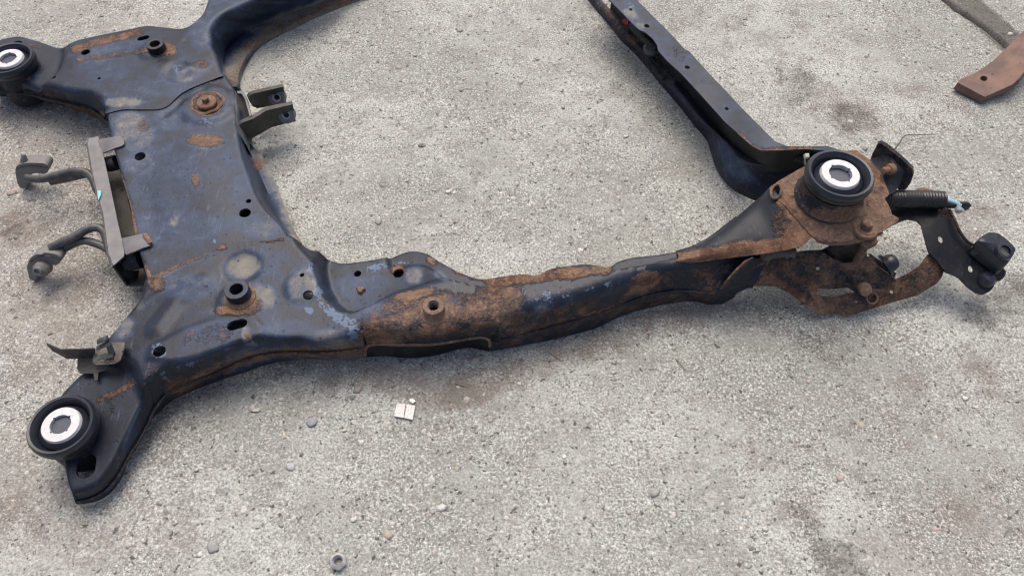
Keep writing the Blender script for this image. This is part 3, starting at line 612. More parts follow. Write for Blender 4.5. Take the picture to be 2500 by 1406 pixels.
cen_wear = [('dA', .20), ('d', 400, 420, 110, 130, 0, .36), ('d', 590, 430, 50, 110, -15, .40), ('d', 420, 570, 140, 60, 0, .34), ('d', 470, 310, 120, 60, 0, .34), ('r', 502, 343, 50, 18, 2, .86), ('d', 502, 343, 60, 26, 2, .75), ('r', 478, 441, 11, 18, -8, .88), ('d', 478, 441, 16, 24, 0, .6), ('d', 425, 540, 14, 16, 0, .9), ('r', 352, 306, 18, 20, 0, .58), ('d', 352, 306, 24, 24, 0, .7), ('r', 507, 256, 42, 31, 0, .9), ('d', 520, 262, 46, 34, 0, .7), ('rL', [(292, 430), (308, 480), (326, 540), (336, 600)], 8, .9), ('rL', [(356, 650), (368, 690)], 10, .9),
    ('d', 330, 330, 60, 50, 0, .75), ('d', 320, 300, 50, 30, 0, .8), ('d', 400, 420, 90, 60, 0, .42), ('d', 600, 545, 60, 30, 0, .5), ('d', 540, 420, 60, 20, 0, .35), ('p', 372, 608, 8, 5, 0, .8), ('p', 523, 588, 6, 8, 0, .9), ('pL', [(430, 222), (480, 210), (530, 196)], 10, .45), ('p', 520, 290, 50, 16, -10, .42), ('pL', [(600, 380), (630, 470), (668, 530)], 7, .42), ('d', 640, 330, 200, 20, 0, .1),
    ('dL', [(579, 235), (583, 310), (597, 345)], 9, 1.0), ('r', 632, 400, 20, 18, 0, .7), ('dL', [(625, 372), (650, 410), (680, 470), (705, 540), (732, 592)], 20, .95), ('rL', [(660, 450), (700, 545), (735, 590)], 8, .6), ('d', 430, 560, 140, 60, 0, .45), ('d', 430, 290, 70, 40, 0, .6), ('d', 340, 400, 50, 40, 0, .6), ('d', 640, 560, 60, 26, 0, .7)]
cen_segs = [
    ([(262, 262), (330, 250), (400, 232), (470, 195), (540, 172)], 0, None),
    ([(540, 172), (560, 200), (574, 226), (579, 262), (580, 310), (586, 332)], .004, [('off', .004, .06), ('off', .002, .02)]),
    ([(586, 332), (594, 376), (614, 437), (632, 482), (657, 519), (684, 546), (710, 583)], .006, [
        [(598, 352, .05), (610, 390, .045), (634, 450, .042), (656, 500, .04), (684, 542, .045), (718, 590, .056)],
        [(604, 356, .032), (622, 396, .030), (646, 452, .030), (670, 504, .030), (697, 550, .035), (727, 594, .05)],
        [(612, 352, .030), (640, 382, .028), (670, 440, .028), (694, 501, .028), (713, 552, .033), (736, 592, .048)], ('dn', .02)]),
    ([(710, 583), (704, 606), (600, 612), (540, 628), (480, 650), (420, 674), (366, 700)], 0, None),
    ([(366, 700), (357, 668), (340, 613), (328, 568), (320, 513), (303, 452), (281, 373), (266, 310), (262, 262)], .004, [('off', .002, .012)])]
cen_ctrl = [(300, 320, .0915), (400, 330, .0915), (500, 320, .0915), (560, 330, .0905), (330, 450, .0915), (480, 460, .0925), (600, 470, .0905), (380, 620, .0905), (480, 610, .0905), (620, 570, .090), (690, 572, .0895), (500, 250, .0915), (560, 250, .090), (300, 290, .091), (520, 200, .0905), (420, 250, .091)]
cen_feats = [('bump', 508, 256, .092, .055, .0045, .018), ('bump', 507, 256, .095, .026, -.006, .006), ('ridge', [(400, 278), (447, 246), (500, 218)], .092, .010, -.003), ('ridge', [(470, 380), (520, 500), (540, 570)], .092, .05, .0015), ('ridge', [(330, 400), (380, 560)], .092, .035, -.0012), ('ridge', [(560, 215), (566, 255)], .092, .008, -.002)]
cen_holes = [((342, 382), (342, 382), 26), ((598, 520), (598, 520), 28), ((607, 491), (607, 491), 13)]
crossm, Hc = panel('crossmember_panel', cen_segs, cen_ctrl, cen_feats, cen_holes, .0046, M['paint'], root, cen_wear)
# --- collars, bosses and studs on the pressings
def collar(x, y, z, wo, wi, h, mat, name='spacer_collar', flare=True):
    c = P(x, y, z); ro = wo / 2 * mpp(x, y, z); ri = wi / 2 * mpp(x, y, z)
    o = lathe(name, c, [(ri, 0), (ri * 1.06, .0006), (ro * .96, .0006), (ro, -.0008), (ro, -h), (ro * .9, -h - .003), (ri, -h - .003)], mat, root, 40, (0, 0, 1), True, [('dA', .2)])
    if flare: lathe('weld_bead', c - Vector((0, 0, h)), [(ro * .98, .005), (ro * 1.06, .0025), (ro * 1.28, .0005), (ro * 1.3, -.004), (ro * .95, -.004)], M['rust'], o, 40)
    return o
c1 = collar(577, 706, .111, 60, 32, .018, M['paint']); c2 = collar(378, 108, .110, 43, 24, .017, M['paint_dark'])
c3 = collar(1058, 746, .115, 54, 28, .018, M['rust'], 'threaded_boss')
cc = P(1058, 746, .115); r0 = 14 * mpp(1058, 746, .115)
lathe('bore_shade_disc', cc - Vector((0, 0, .017)), [(.0005, 0), (r0 * 1.05, 0), (r0 * 1.05, -.002), (.0005, -.002)], M['paint_dark'], c3, 24, (0, 0, 1), True, [('rA', 0)])  # dark disc added so the boss hole reads as shaded
for i in range(5):
    lathe('thread', cc - Vector((0, 0, .0018 + .0030 * i)), [(r0 * 1.02, .0008), (r0 * .88, 0), (r0 * 1.02, -.0008)], M['galv'], c3, 30, (0, 0, 1), True)
zb = .094; cb = P(505, 252, zb)
sb = lathe('stud_washer', cb, [(.0005, .004), (.0150, .004), (.0165, .0025), (.0165, -.002), (.0005, -.002)], M['rust'], root, 32)
lathe('stud', cb, [(.0005, .012), (.0052, .012), (.0060, .0105), (.0056, .009), (.0062, .008), (.0056, .0065), (.0062, .0055), (.0062, .003), (.0005, .003)], M['rust'], sb, 24)
lathe('recess_ring', cb, [(.0235, .0015), (.026, .003), (.029, .001), (.029, -.006), (.0235, -.006)], M['rust'], sb, 40, rmod=lambda a, j, r: r * (1 + .05 * math.sin(3 * a + 1) + .03 * math.sin(7 * a)))
pf = P(881, 708, .063); lathe('plug', pf, [(.0005, .003), (.0045, .0035), (.006, .001), (.007, -.003), (.0005, -.003)], M['rust'], root, 14, rmod=lambda a, j, r: r * (1 + .18 * math.sin(3 * a) + .1 * math.sin(5 * a + 1)))
# --- rubber mounts
bushing(P(148, 1036, .084), .0432, .0245, .0132, [(.036, -.016), (.036, -.03), (.0345, -.076)], .004, rot=.9)
bushing(P(20, 143, .092), .0440, .0250, .0140, [(.037, -.016), (.037, -.04), (.036, -.082)], .004, rot=.2)
bushing(P(2052, 424, .200), .0472, .0268, .0158, [(.0442, -.019), (.0440, -.036), (.0441, -.0400), (.0450, -.043), (.0468, -.0455), (.049, -.048)], .006, rot=.55)
# lower shell seen through the arched opening of the arm
loft('lower_shell', [[(893, 838, .030), (960, 836, .030), (1050, 834, .030), (1130, 822, .030), (1200, 815, .030)],
                     [(893, 862, .018), (940, 866, .012), (1000, 869, .010), (1064, 863, .010), (1141, 845, .012), (1195, 845, .018)],
                     [(893, 872, .006), (936, 869, .004), (1000, 874, .004), (1064, 867, .004), (1141, 849, .004), (1195, 858, .006)]], M['paint_dark'], root, 40, .002, [('rA', .1)])
tube('arch_lip', [(892, 868, .022), (891, 856, .038), (897, 845, .048), (914, 840, .0535), (987, 841, .0535), (1064, 839, .0535), (1141, 827, .0535), (1177, 823, .0505), (1193, 829, .045), (1196, 845, .025)], .0026, M['rust'], root, 8, .004)
for line in ([(1738, 717, .0505), (1660, 711, .0475), (1570, 726, .0455), (1495, 756, .0435), (1420, 780, .0415), (1330, 804, .0395), (1222, 832, .0375)],
             [(886, 854, .0455), (840, 858, .0455), (794, 861, .0455), (727, 861, .0455), (655, 865, .0455), (595, 881, .0455), (545, 903, .0455), (500, 923, .0455), (450, 941, .0455), (410, 961, .0425), (380, 996, .0395), (359, 1041, .033), (338, 1080, .030), (317, 1111, .0275), (299, 1145, .0255), (278, 1178, .025), (247, 1205, .0225), (214, 1220, .0225), (186, 1226, .0225)],
             [(-40, 225, .046), (44, 228, .0445), (120, 242, .0435), (185, 258, .0445), (225, 270, .0465), (256, 290, .0485)]):
    tube('seam_lip', line, .0021, M['rusty'], root, 7, .005, wear=[('rL', [(600, 880), (890, 855)], 60, .7), ('rA', .35)])
# --- gusset that climbs from the arm to the mount plate
gus_wear = [('rL', [(1655, 636), (1740, 622), (1830, 612), (1950, 596)], 24, 1.05), ('r', 1800, 605, 60, 20, -8, .9), ('r', 1940, 570, 30, 40, 30, .75), ('rL', [(1905, 495), (1945, 540), (1975, 585)], 14, .95), ('r', 1905, 540, 24, 40, 20, .5), ('d', 1780, 600, 60, 12, -15, .4), ('r', 1888, 455, 16, 14, 0, .8)]
loft('gusset', [[(1646, 643, .094), (1700, 641, .096), (1782, 630, .102), (1889, 616, .112), (1955, 600, .130), (1981, 580, .138)],
                [(1650, 638, .099), (1705, 629, .105), (1785, 608, .113), (1880, 580, .121), (1935, 560, .136), (1962, 552, .141)],
                [(1656, 630, .099), (1715, 611, .108), (1790, 572, .118), (1860, 532, .126), (1905, 510, .141), (1928, 512, .143)],
                [(1655, 621, .094), (1718, 597, .104), (1790, 548, .115), (1846, 502, .124), (1884, 470, .140), (1902, 480, .143)],
                [(1650, 617, .084), (1712, 594, .090), (1786, 541, .102), (1838, 499, .112), (1872, 468, .132), (1886, 456, .139)],
                [(1655, 622, .076), (1712, 606, .074), (1790, 560, .076), (1842, 520, .084), (1874, 488, .096), (1890, 470, .108)]], M['rusty'], root, 70, .0025, gus_wear, 4)
# --- mount plate with its rolled-edge eyelet
plate_wear = [('rA', .80), ('r', 2040, 560, 120, 40, 0, .9), ('r', 1935, 460, 50, 60, 30, .85), ('d', 1960, 545, 40, 26, 30, .3), ('p', 1980, 545, 9, 5, 30, .3)]
plate_o = [(1884, 458, .131), (1897, 444, .133), (1925, 428, .135), (1967, 404, .137), (2030, 372, .137), (2090, 366, .137), (2120, 388, .137), (2150, 420, .137), (2172, 474, .136), (2160, 485, .135), (2170, 502, .133), (2178, 523, .131), (2195, 533, .129), (2191, 542, .129), (2156, 565, .129), (2120, 580, .128), (2067, 590, .128), (2031, 592, .128), (1999, 587, .129), (1980, 575, .130), (1944, 534, .133), (1911, 497, .134), (1893, 486, .132)]
plate_o = [(x, y, z + .010) for x, y, z in plate_o]
sheet('mount_plate', plate_o, M['rusty'], root, .003, [(1895, 468, 10, 17, 18)], 9, [(2050, 450, .160), (2000, 535, .148), (2110, 520, .149), (1965, 470, .152), (2130, 450, .152), (2045, 540, .150)], False, plate_wear)
sheet('plate_lip', [(x, y, z + .010) for x, y, z in [(1981, 577, .1285), (2000, 589, .1275), (2031, 594, .1265), (2067, 592, .1265), (2120, 582, .1265), (2156, 567, .1275), (2157, 571, .122), (2121, 588, .121), (2067, 599, .120), (2030, 600, .120), (1998, 594, .122)]], M['rust'], root, .002)
tube('eyelet_rim', [(1895 + 12 * math.cos(a) * .95 - 18 * math.sin(a) * .31, 468 + 12 * math.cos(a) * .31 + 18 * math.sin(a) * .95, .1445) for a in np.linspace(0, 2 * math.pi, 16)], .0022, M['rusty'], root, 8, .003, wear=[('rA', .8)])
# --- upright ear with bolt, and the plate behind it
sheet('ear', [(2085, 400, .136), (2120, 391, .142), (2140, 385, .150), (2163, 379, .158), (2177, 386, .160), (2192, 402, .160), (2205, 417, .158), (2204, 430, .152), (2190, 462, .138), (2174, 474, .135), (2140, 468, .136), (2105, 440, .137)], M['rusty'], root, .0025, smooth=True, wear=[('rA', .18), ('r', 2165, 395, 40, 20, 30, .5)])
sheet('backing_plate', [(2122, 398, .128), (2130, 375, .140), (2142, 353, .172), (2150, 350, .175), (2162, 358, .173), (2200, 388, .166), (2226, 412, .160), (2229, 428, .150), (2222, 448, .138), (2209, 463, .128), (2195, 464, .122), (2180, 450, .125), (2150, 420, .128)], M['rusty'], root, .006, smooth=False, wear=[('rA', .42), ('d', 2160, 380, 30, 24, 30, .3)])
bx = Vector((-.78, -.42, .3)); cb2 = P(2176, 413, .158)
eb = lathe('ear_bolt', cb2 - bx.normalized() * .001, [(.0005, .022), (.0035, .022), (.0048, .018), (.0046, .010), (.0075, .0095), (.0085, .004), (.0085, 0), (.0005, 0)], M['rust'], root, 20, bx)
eb['label'] = 'short orange rusted bolt sticking out of the ear'
# --- bolt with washers on the plate
cw = P(2113, 561, .144)
wb = lathe('washer', cw, [(.0005, .0042), (.0115, .0042), (.0125, .003), (.0165, .0026), (.0172, .0012), (.0172, -.002), (.0005, -.002)], M['rust'], root, 36)
hexprism('bolt_head', cw + Vector((-.001, .002, .004)), .0085, .010, M['rust'], wb, n=6, rot=.2)
cbolt = P(2121, 586, .128)
tube('plate_bolt', [tuple(cbolt + Vector((0, .001, .010))), tuple(cbolt + Vector((0, 0, -.02))), tuple(cbolt + Vector((.0005, -.002, -.05)))], .0062, M['rust'], root, 16, .0011, rfun=lambda u, i: 1.0 if i % 2 else .84, world=True)
hexprism('bolt_nut', cbolt + Vector((0, 0, -.006)), .012, .011, M['rust'], root, n=6, rot=.5)
# --- channel shaped front beam
up_r = [(1500, -60), (1554, 0), (1593, 39), (1643, 89), (1672, 121), (1684, 127), (1697, 142), (1736, 185), (1772, 222), (1807, 260), (1853, 306), (1892, 345), (1920, 357), (1963, 358), (2020, 357), (2055, 368)]
up_l = [(1436, -60), (1487, 0), (1515, 28), (1545, 59), (1570, 86), (1598, 117), (1629, 149), (1664, 181), (1700, 220), (1736, 260), (1771, 299), (1807, 331), (1839, 359), (1860, 368), (1905, 367), (1967, 364), (2020, 368)]
lo_l = [(1400, -60), (1447, 0), (1487, 46), (1522, 89), (1551, 117), (1583, 153), (1615, 192), (1664, 249), (1700, 295), (1728, 327), (1739, 356), (1750, 391), (1768, 423), (1792, 448), (1824, 466), (1856, 478), (1900, 482)]
def zr(pts, z0, z1, z2=None):
    n = len(pts); out = []
    for i, p in enumerate(pts):
        u = max(0, min(1, (p[0] - 1700) / 220)); u = u * u * (3 - 2 * u); out.append((p[0], p[1], z0 + (z1 - z0) * u))
    return out
beam_wear_sheen = [('dA', .30), ('d', 1540, 35, 26, 14, 30, .9), ('d', 1565, 65, 16, 14, 30, .8), ('rL', [(1800, 325), (1850, 366), (1905, 364), (1980, 360)], 8, .7), ('r', 1660, 130, 30, 20, 40, .35), ('rL', [(1560, 110), (1600, 150), (1650, 190)], 14, .5), ('p', 1530, 10, 30, 10, 30, .35)]  # overall chalk value paints a blue sheen on the upper flange
upz_l = zr(up_l, .100, .135); upz_r = zr(up_r, .100, .135)
notch = [(x, y, z) for x, y, z in upz_l if y <= 59] + [(1560, 73, .1), (1576, 80, .1), (1594, 95, .1), (1604, 110, .1), (1607, 124, .1)] + [(x, y, z) for x, y, z in upz_l if y >= 149]
sheet('upper_flange', notch + list(reversed(upz_r)), M['paint'], root, .0025, [(1540, 24, 4.5, 3, 20), (1579, 64, 7, 4.2, 12), (1678, 165, 6.5, 4, 12), (1774, 266, 5, 3.6, 12)], 10, (), False, beam_wear_sheen, 1e-4)
Wr = PA(upz_r); n_ = len(Wr)
web_b = Wr.copy(); web_b[:, 2] = np.interp(np.arange(n_), [0, 8, 9, 10, 11, 12, 15], [.022, .024, .034, .055, .078, .088, .095]); web_b[:, 1] += .002
lo_w = PA(zr(lo_l, .018, .034)); lo_w[-1][2] = .05
web_t = Wr.copy(); web_t[:, 2] -= .003
loft('beam_web', [web_t, (web_t + web_b) / 2 + np.array((0, .003, 0)), web_b, web_b - np.array((0, .001, .012))], M['paint_dark'], root, 80, .002, [('rA', .1), ('r', 1560, 110, 90, 90, 0, .3)], 1, True)
mid = spline(web_b, n=40) * .5 + spline(lo_w, n=40) * .5; mid[:, 2] += .003; mid[24:, 2] += np.linspace(0, .004, 16)
rim = spline(lo_w, n=40).copy(); rim_in = rim * .93 + mid * .07; rim_dn = rim.copy(); rim_dn[:, 2] = np.maximum(rim_dn[:, 2] - .014, .003)
loft('lower_flange', [spline(web_b, n=40), mid, rim_in, rim, rim_dn], M['paint'], root, 90, 0, [('dA', -.3), ('d', 1805, 418, 48, 26, 35, .50), ('d', 1775, 380, 22, 40, -20, .36), ('rL', [(1480, 20), (1560, 110), (1630, 180)], 40, .42), ('rL', [(1600, 170), (1700, 290)], 12, .2)], 4, True)  # pale d patches paint the sky sheen on the dished end
sheet('splice_plate', [(1478, 20, .022), (1520, 70, .022), (1570, 125, .022), (1612, 184, .022), (1618, 192, .022), (1655, 183, .026), (1630, 150, .026), (1570, 95, .026), (1510, 30, .026)], M['rusty'], root, .003, wear=[('rA', .38)])
tube('beam_harness', [(1545, 62, .045), (1572, 90, .05), (1592, 108, .048), (1606, 122, .045)], .010, M['conduit'], root, 14, .0012, rfun=lambda u, i: 1.0 if (i // 2) % 2 else .86)
gp = P(1592, 117, .045); lathe('harness_grommet', gp, [(.0005, .007), (.012, .005), (.017, -.001), (.016, -.006), (.0005, -.006)], M['rod'], root, 20, (-.2, -.3, 1))
rc = sheet('red_clip', [(1519, 47, .040), (1528, 46, .044), (1534, 52, .044), (1533, 62, .036), (1525, 60, .034), (1519, 55, .036)], M['red'], root, .006); rc['label'] = 'small red plastic clip inside the front beam'
tube('inner_harness', [(1900, 385, .090), (1930, 382, .100), (1960, 388, .105), (1990, 395, .105)], .008, M['conduit'], root, 12, .0012, rfun=lambda u, i: 1.0 if (i // 2) % 2 else .85)
tube('cable_tie', [(1966, 402, .118), (1965, 392, .130), (1967, 384, .142)], .0012, M['tie'], root, 8)
hexprism('tie_head', P(1967, 383, .140), .0045, .007, M['tie'], root, (0, -.4, .9), 4, .1, .8)
# --- lower bracket of bent plates
sheet('bracket_foot', [(1735, 742, .016), (1735, 733, .024), (1772, 690, .074), (1796, 662, .094), (1820, 639, .107), (1840, 630, .106), (1840, 660, .082), (1828, 700, .050), (1800, 714, .036), (1792, 727, .024), (1762, 743, .012)], M['rusty'], root, .003, wear=[('rA', .2), ('rL', [(1735, 735), (1790, 665), (1825, 638)], 5, .8)])
br_o = [(1818, 642, .090), (1834, 631, .092), (1882, 629, .088), (1916, 624, .088), (1952, 615, .090), (1976, 612, .092), (2012, 616, .090), (2031, 630, .084), (2060, 643, .078), (2084, 640, .080), (2098, 634, .083), (2127, 627, .086), (2151, 656, .070), (2186, 680, .055), (2190, 690, .050), (2144, 706, .042), (2110, 716, .036), (2084, 712, .038), (2070, 703, .043), (2050, 704, .044), (2020, 706, .045), (1997, 704, .047), (1993, 716, .042), (2003, 724, .036), (2022, 736, .030), (2014, 760, .020), (2010, 769, .016), (1993, 766, .018), (1976, 752, .024), (1952, 735, .030), (1928, 716, .038), (1892, 699, .046), (1844, 698, .046), (1815, 704, .04)]
sheet('bent_bracket', br_o, M['rusty'], root, .003, [(1998, 656, 6, 5, 20)], 9, [(1900, 660, .070), (1960, 690, .055), (2040, 680, .062), (2110, 670, .060), (1990, 660, .074)], False, [('rA', .52), ('rL', [(1830, 690), (1900, 692), (1960, 730), (2000, 765)], 16, .85), ('rL', [(1985, 700), (2000, 740), (2010, 765)], 18, .95), ('rL', [(1900, 628), (1980, 616), (2060, 645)], 6, .7), ('r', 2085, 650, 40, 14, 0, .75), ('r', 2120, 650, 26, 26, 30, .7), ('r', 1975, 745, 30, 20, 30, .8)])
sheet('cross_strap', [(1996, 762, .016), (2006, 736, .030), (2004, 724, .036), (2034, 727, .034), (2048, 724, .036), (2074, 717, .038), (2110, 712, .040), (2144, 705, .042), (2190, 681, .048), (2216, 670, .052), (2247, 649, .058), (2266, 622, .066), (2282, 615, .068), (2300, 632, .062), (2308, 652, .056), (2300, 675, .046), (2288, 692, .038), (2240, 721, .026), (2156, 745, .018), (2096, 764, .010), (2062, 774, .006), (2048, 764, .010), (2010, 769, .010)], M['rusty'], root, .003, [(2091, 739, 5.5, 4.5, 20), (2178, 713, 6, 4.5, 20)], 9, (), False, [('rA', .62), ('r', 2015, 755, 30, 18, -20, 1.0), ('d', 2010, 750, 14, 12, 0, .5)], 1e-3)
tube('strap_rib', [(2062, 692, .058), (2074, 696, .058), (2090, 712, .050), (2106, 732, .042), (2118, 744, .034)], .004, M['paint_dark'], root, 8, .003, flat=.5)
ca = P(2108, 705, .050); lathe('strap_bolt', ca, [(.0005, .012), (.008, .011), (.0105, .006), (.0105, 0), (.0005, 0)], M['rust'], root, 16, (-.1, -.75, .65))
lathe('bolt_collar', P(2128, 728, .033), [(.007, .002), (.009, .003), (.0105, .001), (.0105, -.002), (.007, -.002)], M['rust'], root, 20, (0, -.5, .8))
lathe('bump_stop', P(2158, 650, .070), [(.0005, .021), (.006, .0205), (.011, .017), (.0135, .010), (.0135, .006), (.018, .005), (.018, .001), (.0005, .001)], M['rubber'], root, 28, (.78, .25, .5))
sheet('stop_seat', [(2120, 622, .088), (2128, 622, .088), (2153, 642, .076), (2188, 668, .062), (2184, 678, .056), (2150, 654, .068)], M['rusty'], root, .003, wear=[('rA', .35)])
# dark horn shaped stiffener below the plate
loft('stiffener', [[(2000, 628, .060), (2025, 612, .075), (2045, 596, .095), (2060, 590, .118)], [(2028, 640, .045), (2042, 622, .060), (2052, 606, .085), (2080, 588, .118)], [(2058, 648, .035), (2062, 625, .055), (2072, 608, .085), (2095, 586, .118)], [(2085, 655, .035), (2092, 635, .055), (2100, 612, .085), (2110, 583, .118)], [(2108, 655, .035), (2116, 630, .055), (2115, 610, .085), (2120, 582, .118)]], M['paint_dark'], root, 24, .003, [('rA', 0)], 4)
sheet('stiffener_arm', [(1952, 616, .085), (1990, 613, .085), (2005, 612, .085), (2022, 604, .095), (2035, 590, .112), (2070, 592, .112), (2052, 612, .092), (2036, 632, .078), (2026, 630, .078), (2012, 620, .082)], M['paint_dark'], root, .003)
dl = tube('packed_dirt', [(1862, 628, .094), (1885, 619, .094), (1915, 617, .092), (1938, 618, .090)], .008, M['dirt'], root, 12, .003, rfun=lambda u, i: .7 + .6 * random.random()); dl['label'] = 'clump of dry dirt caught under the gusset'
# --- black hanger bracket at the right
hb_o = [(2150, 500, .088), (2165, 480, .094), (2200, 476, .098), (2250, 470, .100), (2290, 485, .100), (2315, 508, .098), (2326, 527, .094), (2336, 557, .088), (2350, 579, .082), (2370, 597, .078), (2390, 600, .076), (2420, 625, .070), (2456, 662, .062), (2452, 674, .058), (2439, 685, .055), (2427, 684, .055), (2427, 699, .051), (2417, 711, .047), (2400, 720, .044), (2383, 715, .046), (2362, 700, .050), (2342, 679, .055), (2325, 670, .058), (2310, 665, .060), (2290, 640, .066), (2268, 617, .073), (2261, 594, .078), (2255, 572, .083), (2249, 550, .087), (2238, 539, .089), (2217, 535, .089), (2198, 541, .088), (2180, 550, .086), (2160, 530, .087)]
hb = sheet('hanger_bracket', hb_o, M['paint_dark'], root, .003, [(2297, 585, 6.5, 8.5, -20), (2370, 657, 6.5, 8.5, -20)], 9, [(2280, 540, .092), (2300, 600, .078), (2380, 660, .060)], False, [('r', 2310, 525, 24, 16, 40, .5), ('rL', [(2318, 515), (2335, 560), (2360, 590)], 6, .5)])
hb['label'] = 'matt black flat bracket with two round holes'
tube('bracket_rim', [(2318, 512, .102), (2332, 540, .099), (2343, 565, .094), (2358, 586, .088), (2376, 598, .084), (2394, 603, .080)], .0022, M['rusty'], hb, 8, .004, wear=[('rA', .4)])
lathe('bracket_washer', P(2262, 474, .096), [(.008, .001), (.017, .001), (.017, -.002), (.008, -.002)], M['rust'], root, 28, (0, .3, 1))
def block():
    o = [(2383, 590), (2413, 565), (2434, 566), (2445, 573), (2484, 606), (2479, 624), (2464, 645), (2447, 656), (2400, 607)]
    top = [(2386, 588, .104), (2388, 583, .104), (2408, 568, .106), (2416, 565, .106), (2432, 566, .106), (2440, 569, .105), (2479, 602, .100), (2482, 609, .099), (2466, 637, .092), (2460, 643, .091), (2453, 643, .091), (2440, 633, .093), (2402, 602, .100)]
    T = spline(PA(top), n=60, closed=True); mid_ = T.mean(0)
    rows = [mid_ + (T - mid_) * s + np.array((0, 0, dz)) for s, dz in ((.02, .002), (.6, .002), (.86, .0015), (.96, -.001), (1.0, -.006), (1.0, -.014), (.94, -.0145), (.94, -.0165), (1.0, -.017), (1.0, -.028))]
    V = np.vstack(rows); F = [(r * 60 + i, r * 60 + (i + 1) % 60, (r + 1) * 60 + (i + 1) % 60, (r + 1) * 60 + i) for r in range(len(rows) - 1) for i in range(60)]
    b = finish('rubber_block', V, F, M['rubber'], root, None, True, 45, 1e-6, True)
    lathe('block_eye', P(2452, 614, .100), [(.0085, .003), (.0125, .0025), (.0135, -.002), (.0085, -.002)], M['rubber'], b, 28, (.15, -.25, 1))
    lathe('block_pin', P(2452, 614, .0995), [(.0005, -.0005), (.0088, -.0005), (.0088, -.004), (.0005, -.004)], M['rod'], b, 24, (.15, -.25, 1))
block()
lathe('rubber_boss', P(2404, 684, .052), [(.0005, .014), (.008, .013), (.0125, .008), (.0135, 0), (.0135, -.004), (.0005, -.004)], M['rubber'], root, 28, (.1, -.2, 1))
sheet('boss_tab', [(2424, 640, .062), (2450, 655, .060), (2456, 668, .056), (2440, 686, .050), (2425, 684, .050), (2415, 665, .055)], M['rubber'], root, .012, smooth=True)
# --- taped harness end with wires
tube('harness_conduit', [(2150, 484, .118), (2166, 485, .116), (2200, 486, .114), (2250, 487, .113), (2302, 489, .113)], .0138, M['conduit'], root, 24, .0011, rfun=lambda u, i: (1.0 if (i // 2) % 2 else (.93 if (u < .35 or u > .62) else .985)) * (.62 + .38 * min(1, u * 7)))
tube('wire', [(2296, 486, .113), (2315, 490, .112), (2332, 496, .110), (2344, 503, .108)], .0042, M['wire_blue'], root, 10, .003)
tube('wire', [(2298, 496, .110), (2322, 502, .107), (2345, 500, .108), (2358, 500, .107), (2364, 504, .104), (2352, 510, .102)], .004, M['conduit'], root, 10, .003, flat=1.3)
sheet('frayed_sheath', [(2328, 497, .110), (2338, 500, .112), (2350, 508, .109), (2356, 516, .106), (2350, 518, .104), (2340, 522, .100), (2333, 521, .100), (2331, 512, .104)], M['wire_white'], root, .0015, smooth=True, ctrl=[(2341, 510, .112)])
# --- stay rail with tabs and hanger rods at the left
rail_top = [(214, 350, .084), (217, 338, .084), (240, 333, .084), (251, 373, .084), (270, 460, .084), (288, 545, .084), (304, 615, .084), (302, 626, .084), (277, 648, .084), (265, 619, .084), (252, 519, .084), (237, 470, .084), (225, 416, .084)]
sheet('stay_rail', rail_top, M['galv'], root, .0025)
WA = PA([(214, 350, .083), (225, 416, .083), (237, 470, .083), (252, 519, .083), (265, 619, .083), (277, 648, .083)]); WB = WA.copy(); WB[:, 2] = .030
loft('rail_web', [WA, (WA + WB) / 2, WB], M['olive'], root, 40, .0025, None, 1, True)
WC = WB + np.array((.030, .004, -.001)); loft('rail_flange', [WB, (WB + WC) / 2, WC], M['olive'], root, 40, .0025, None, 1, True)
sheet('rail_end', [(277, 649, .082), (307, 692, .030), (322, 696, .028), (337, 678, .032), (340, 662, .04), (312, 662, .05), (300, 640, .07)], M['paint_dark'], root, .0025, ctrl=[(305, 665, .05)])
sheet('rail_tab', [(238, 341, .086), (292, 332, .094), (303, 342, .0955), (303, 352, .0955), (296, 357, .095), (283, 361, .0945), (251, 374, .086)], M['galv'], root, .0025, smooth=False)
sheet('rail_tab', [(297, 582, .086), (353, 569, .094), (369, 588, .0955), (365, 600, .0955), (350, 605, .095), (307, 622, .086)], M['galv'], root, .0025)
tube('weld_stain', [(352, 572, .0965), (360, 582, .0975), (367, 594, .0965)], .0035, M['rust'], root, 8, .003, flat=.4)
tube('rail_spacer', [(262, 402, .060), (284, 397, .062)], .0125, M['rod'], root, 20, .005); tube('rail_spacer', [(306, 640, .060), (342, 632, .062)], .0145, M['rusty'], root, 20, .005)
cy = sheet('paint_chip', [(238, 466, .0868), (246, 465, .0868), (246, 476, .0868), (240, 489, .0868), (238, 476, .0868)], M['cyan'], root, .0006); cy['label'] = 'small cyan paint mark on the rail edge'
tube('hanger_rod', [(250, 480, .050), (236, 462, .056), (228, 440, .062), (215, 424, .064), (193, 418, .064), (165, 422, .062), (133, 430, .060), (104, 437, .058), (80, 437, .057), (66, 434, .056)], .0064, M['rod'], root, 14, .004)
sheet('rod_plate', [(116, 441, .056), (160, 432, .058), (205, 424, .060), (214, 434, .052), (170, 444, .046), (125, 453, .042), (121, 450, .044)], M['rod'], root, .003)
tube('hanger_rod', [(272, 620, .050), (262, 590, .056), (252, 564, .062), (236, 555, .064), (213, 560, .064), (184, 577, .061), (155, 591, .058), (122, 606, .055)], .0066, M['rod'], root, 14, .004)
tube('hanger_rod', [(278, 640, .040), (266, 612, .046), (242, 598, .048), (205, 588, .049), (181, 594, .049), (158, 606, .048)], .0062, M['rod'], root, 14, .004)
sheet('rod_plate', [(150, 598, .054), (178, 581, .058), (200, 577, .058), (200, 588, .052), (180, 600, .048), (154, 612, .044)], M['rusty'], root, .003, wear=[('rA', .3)])
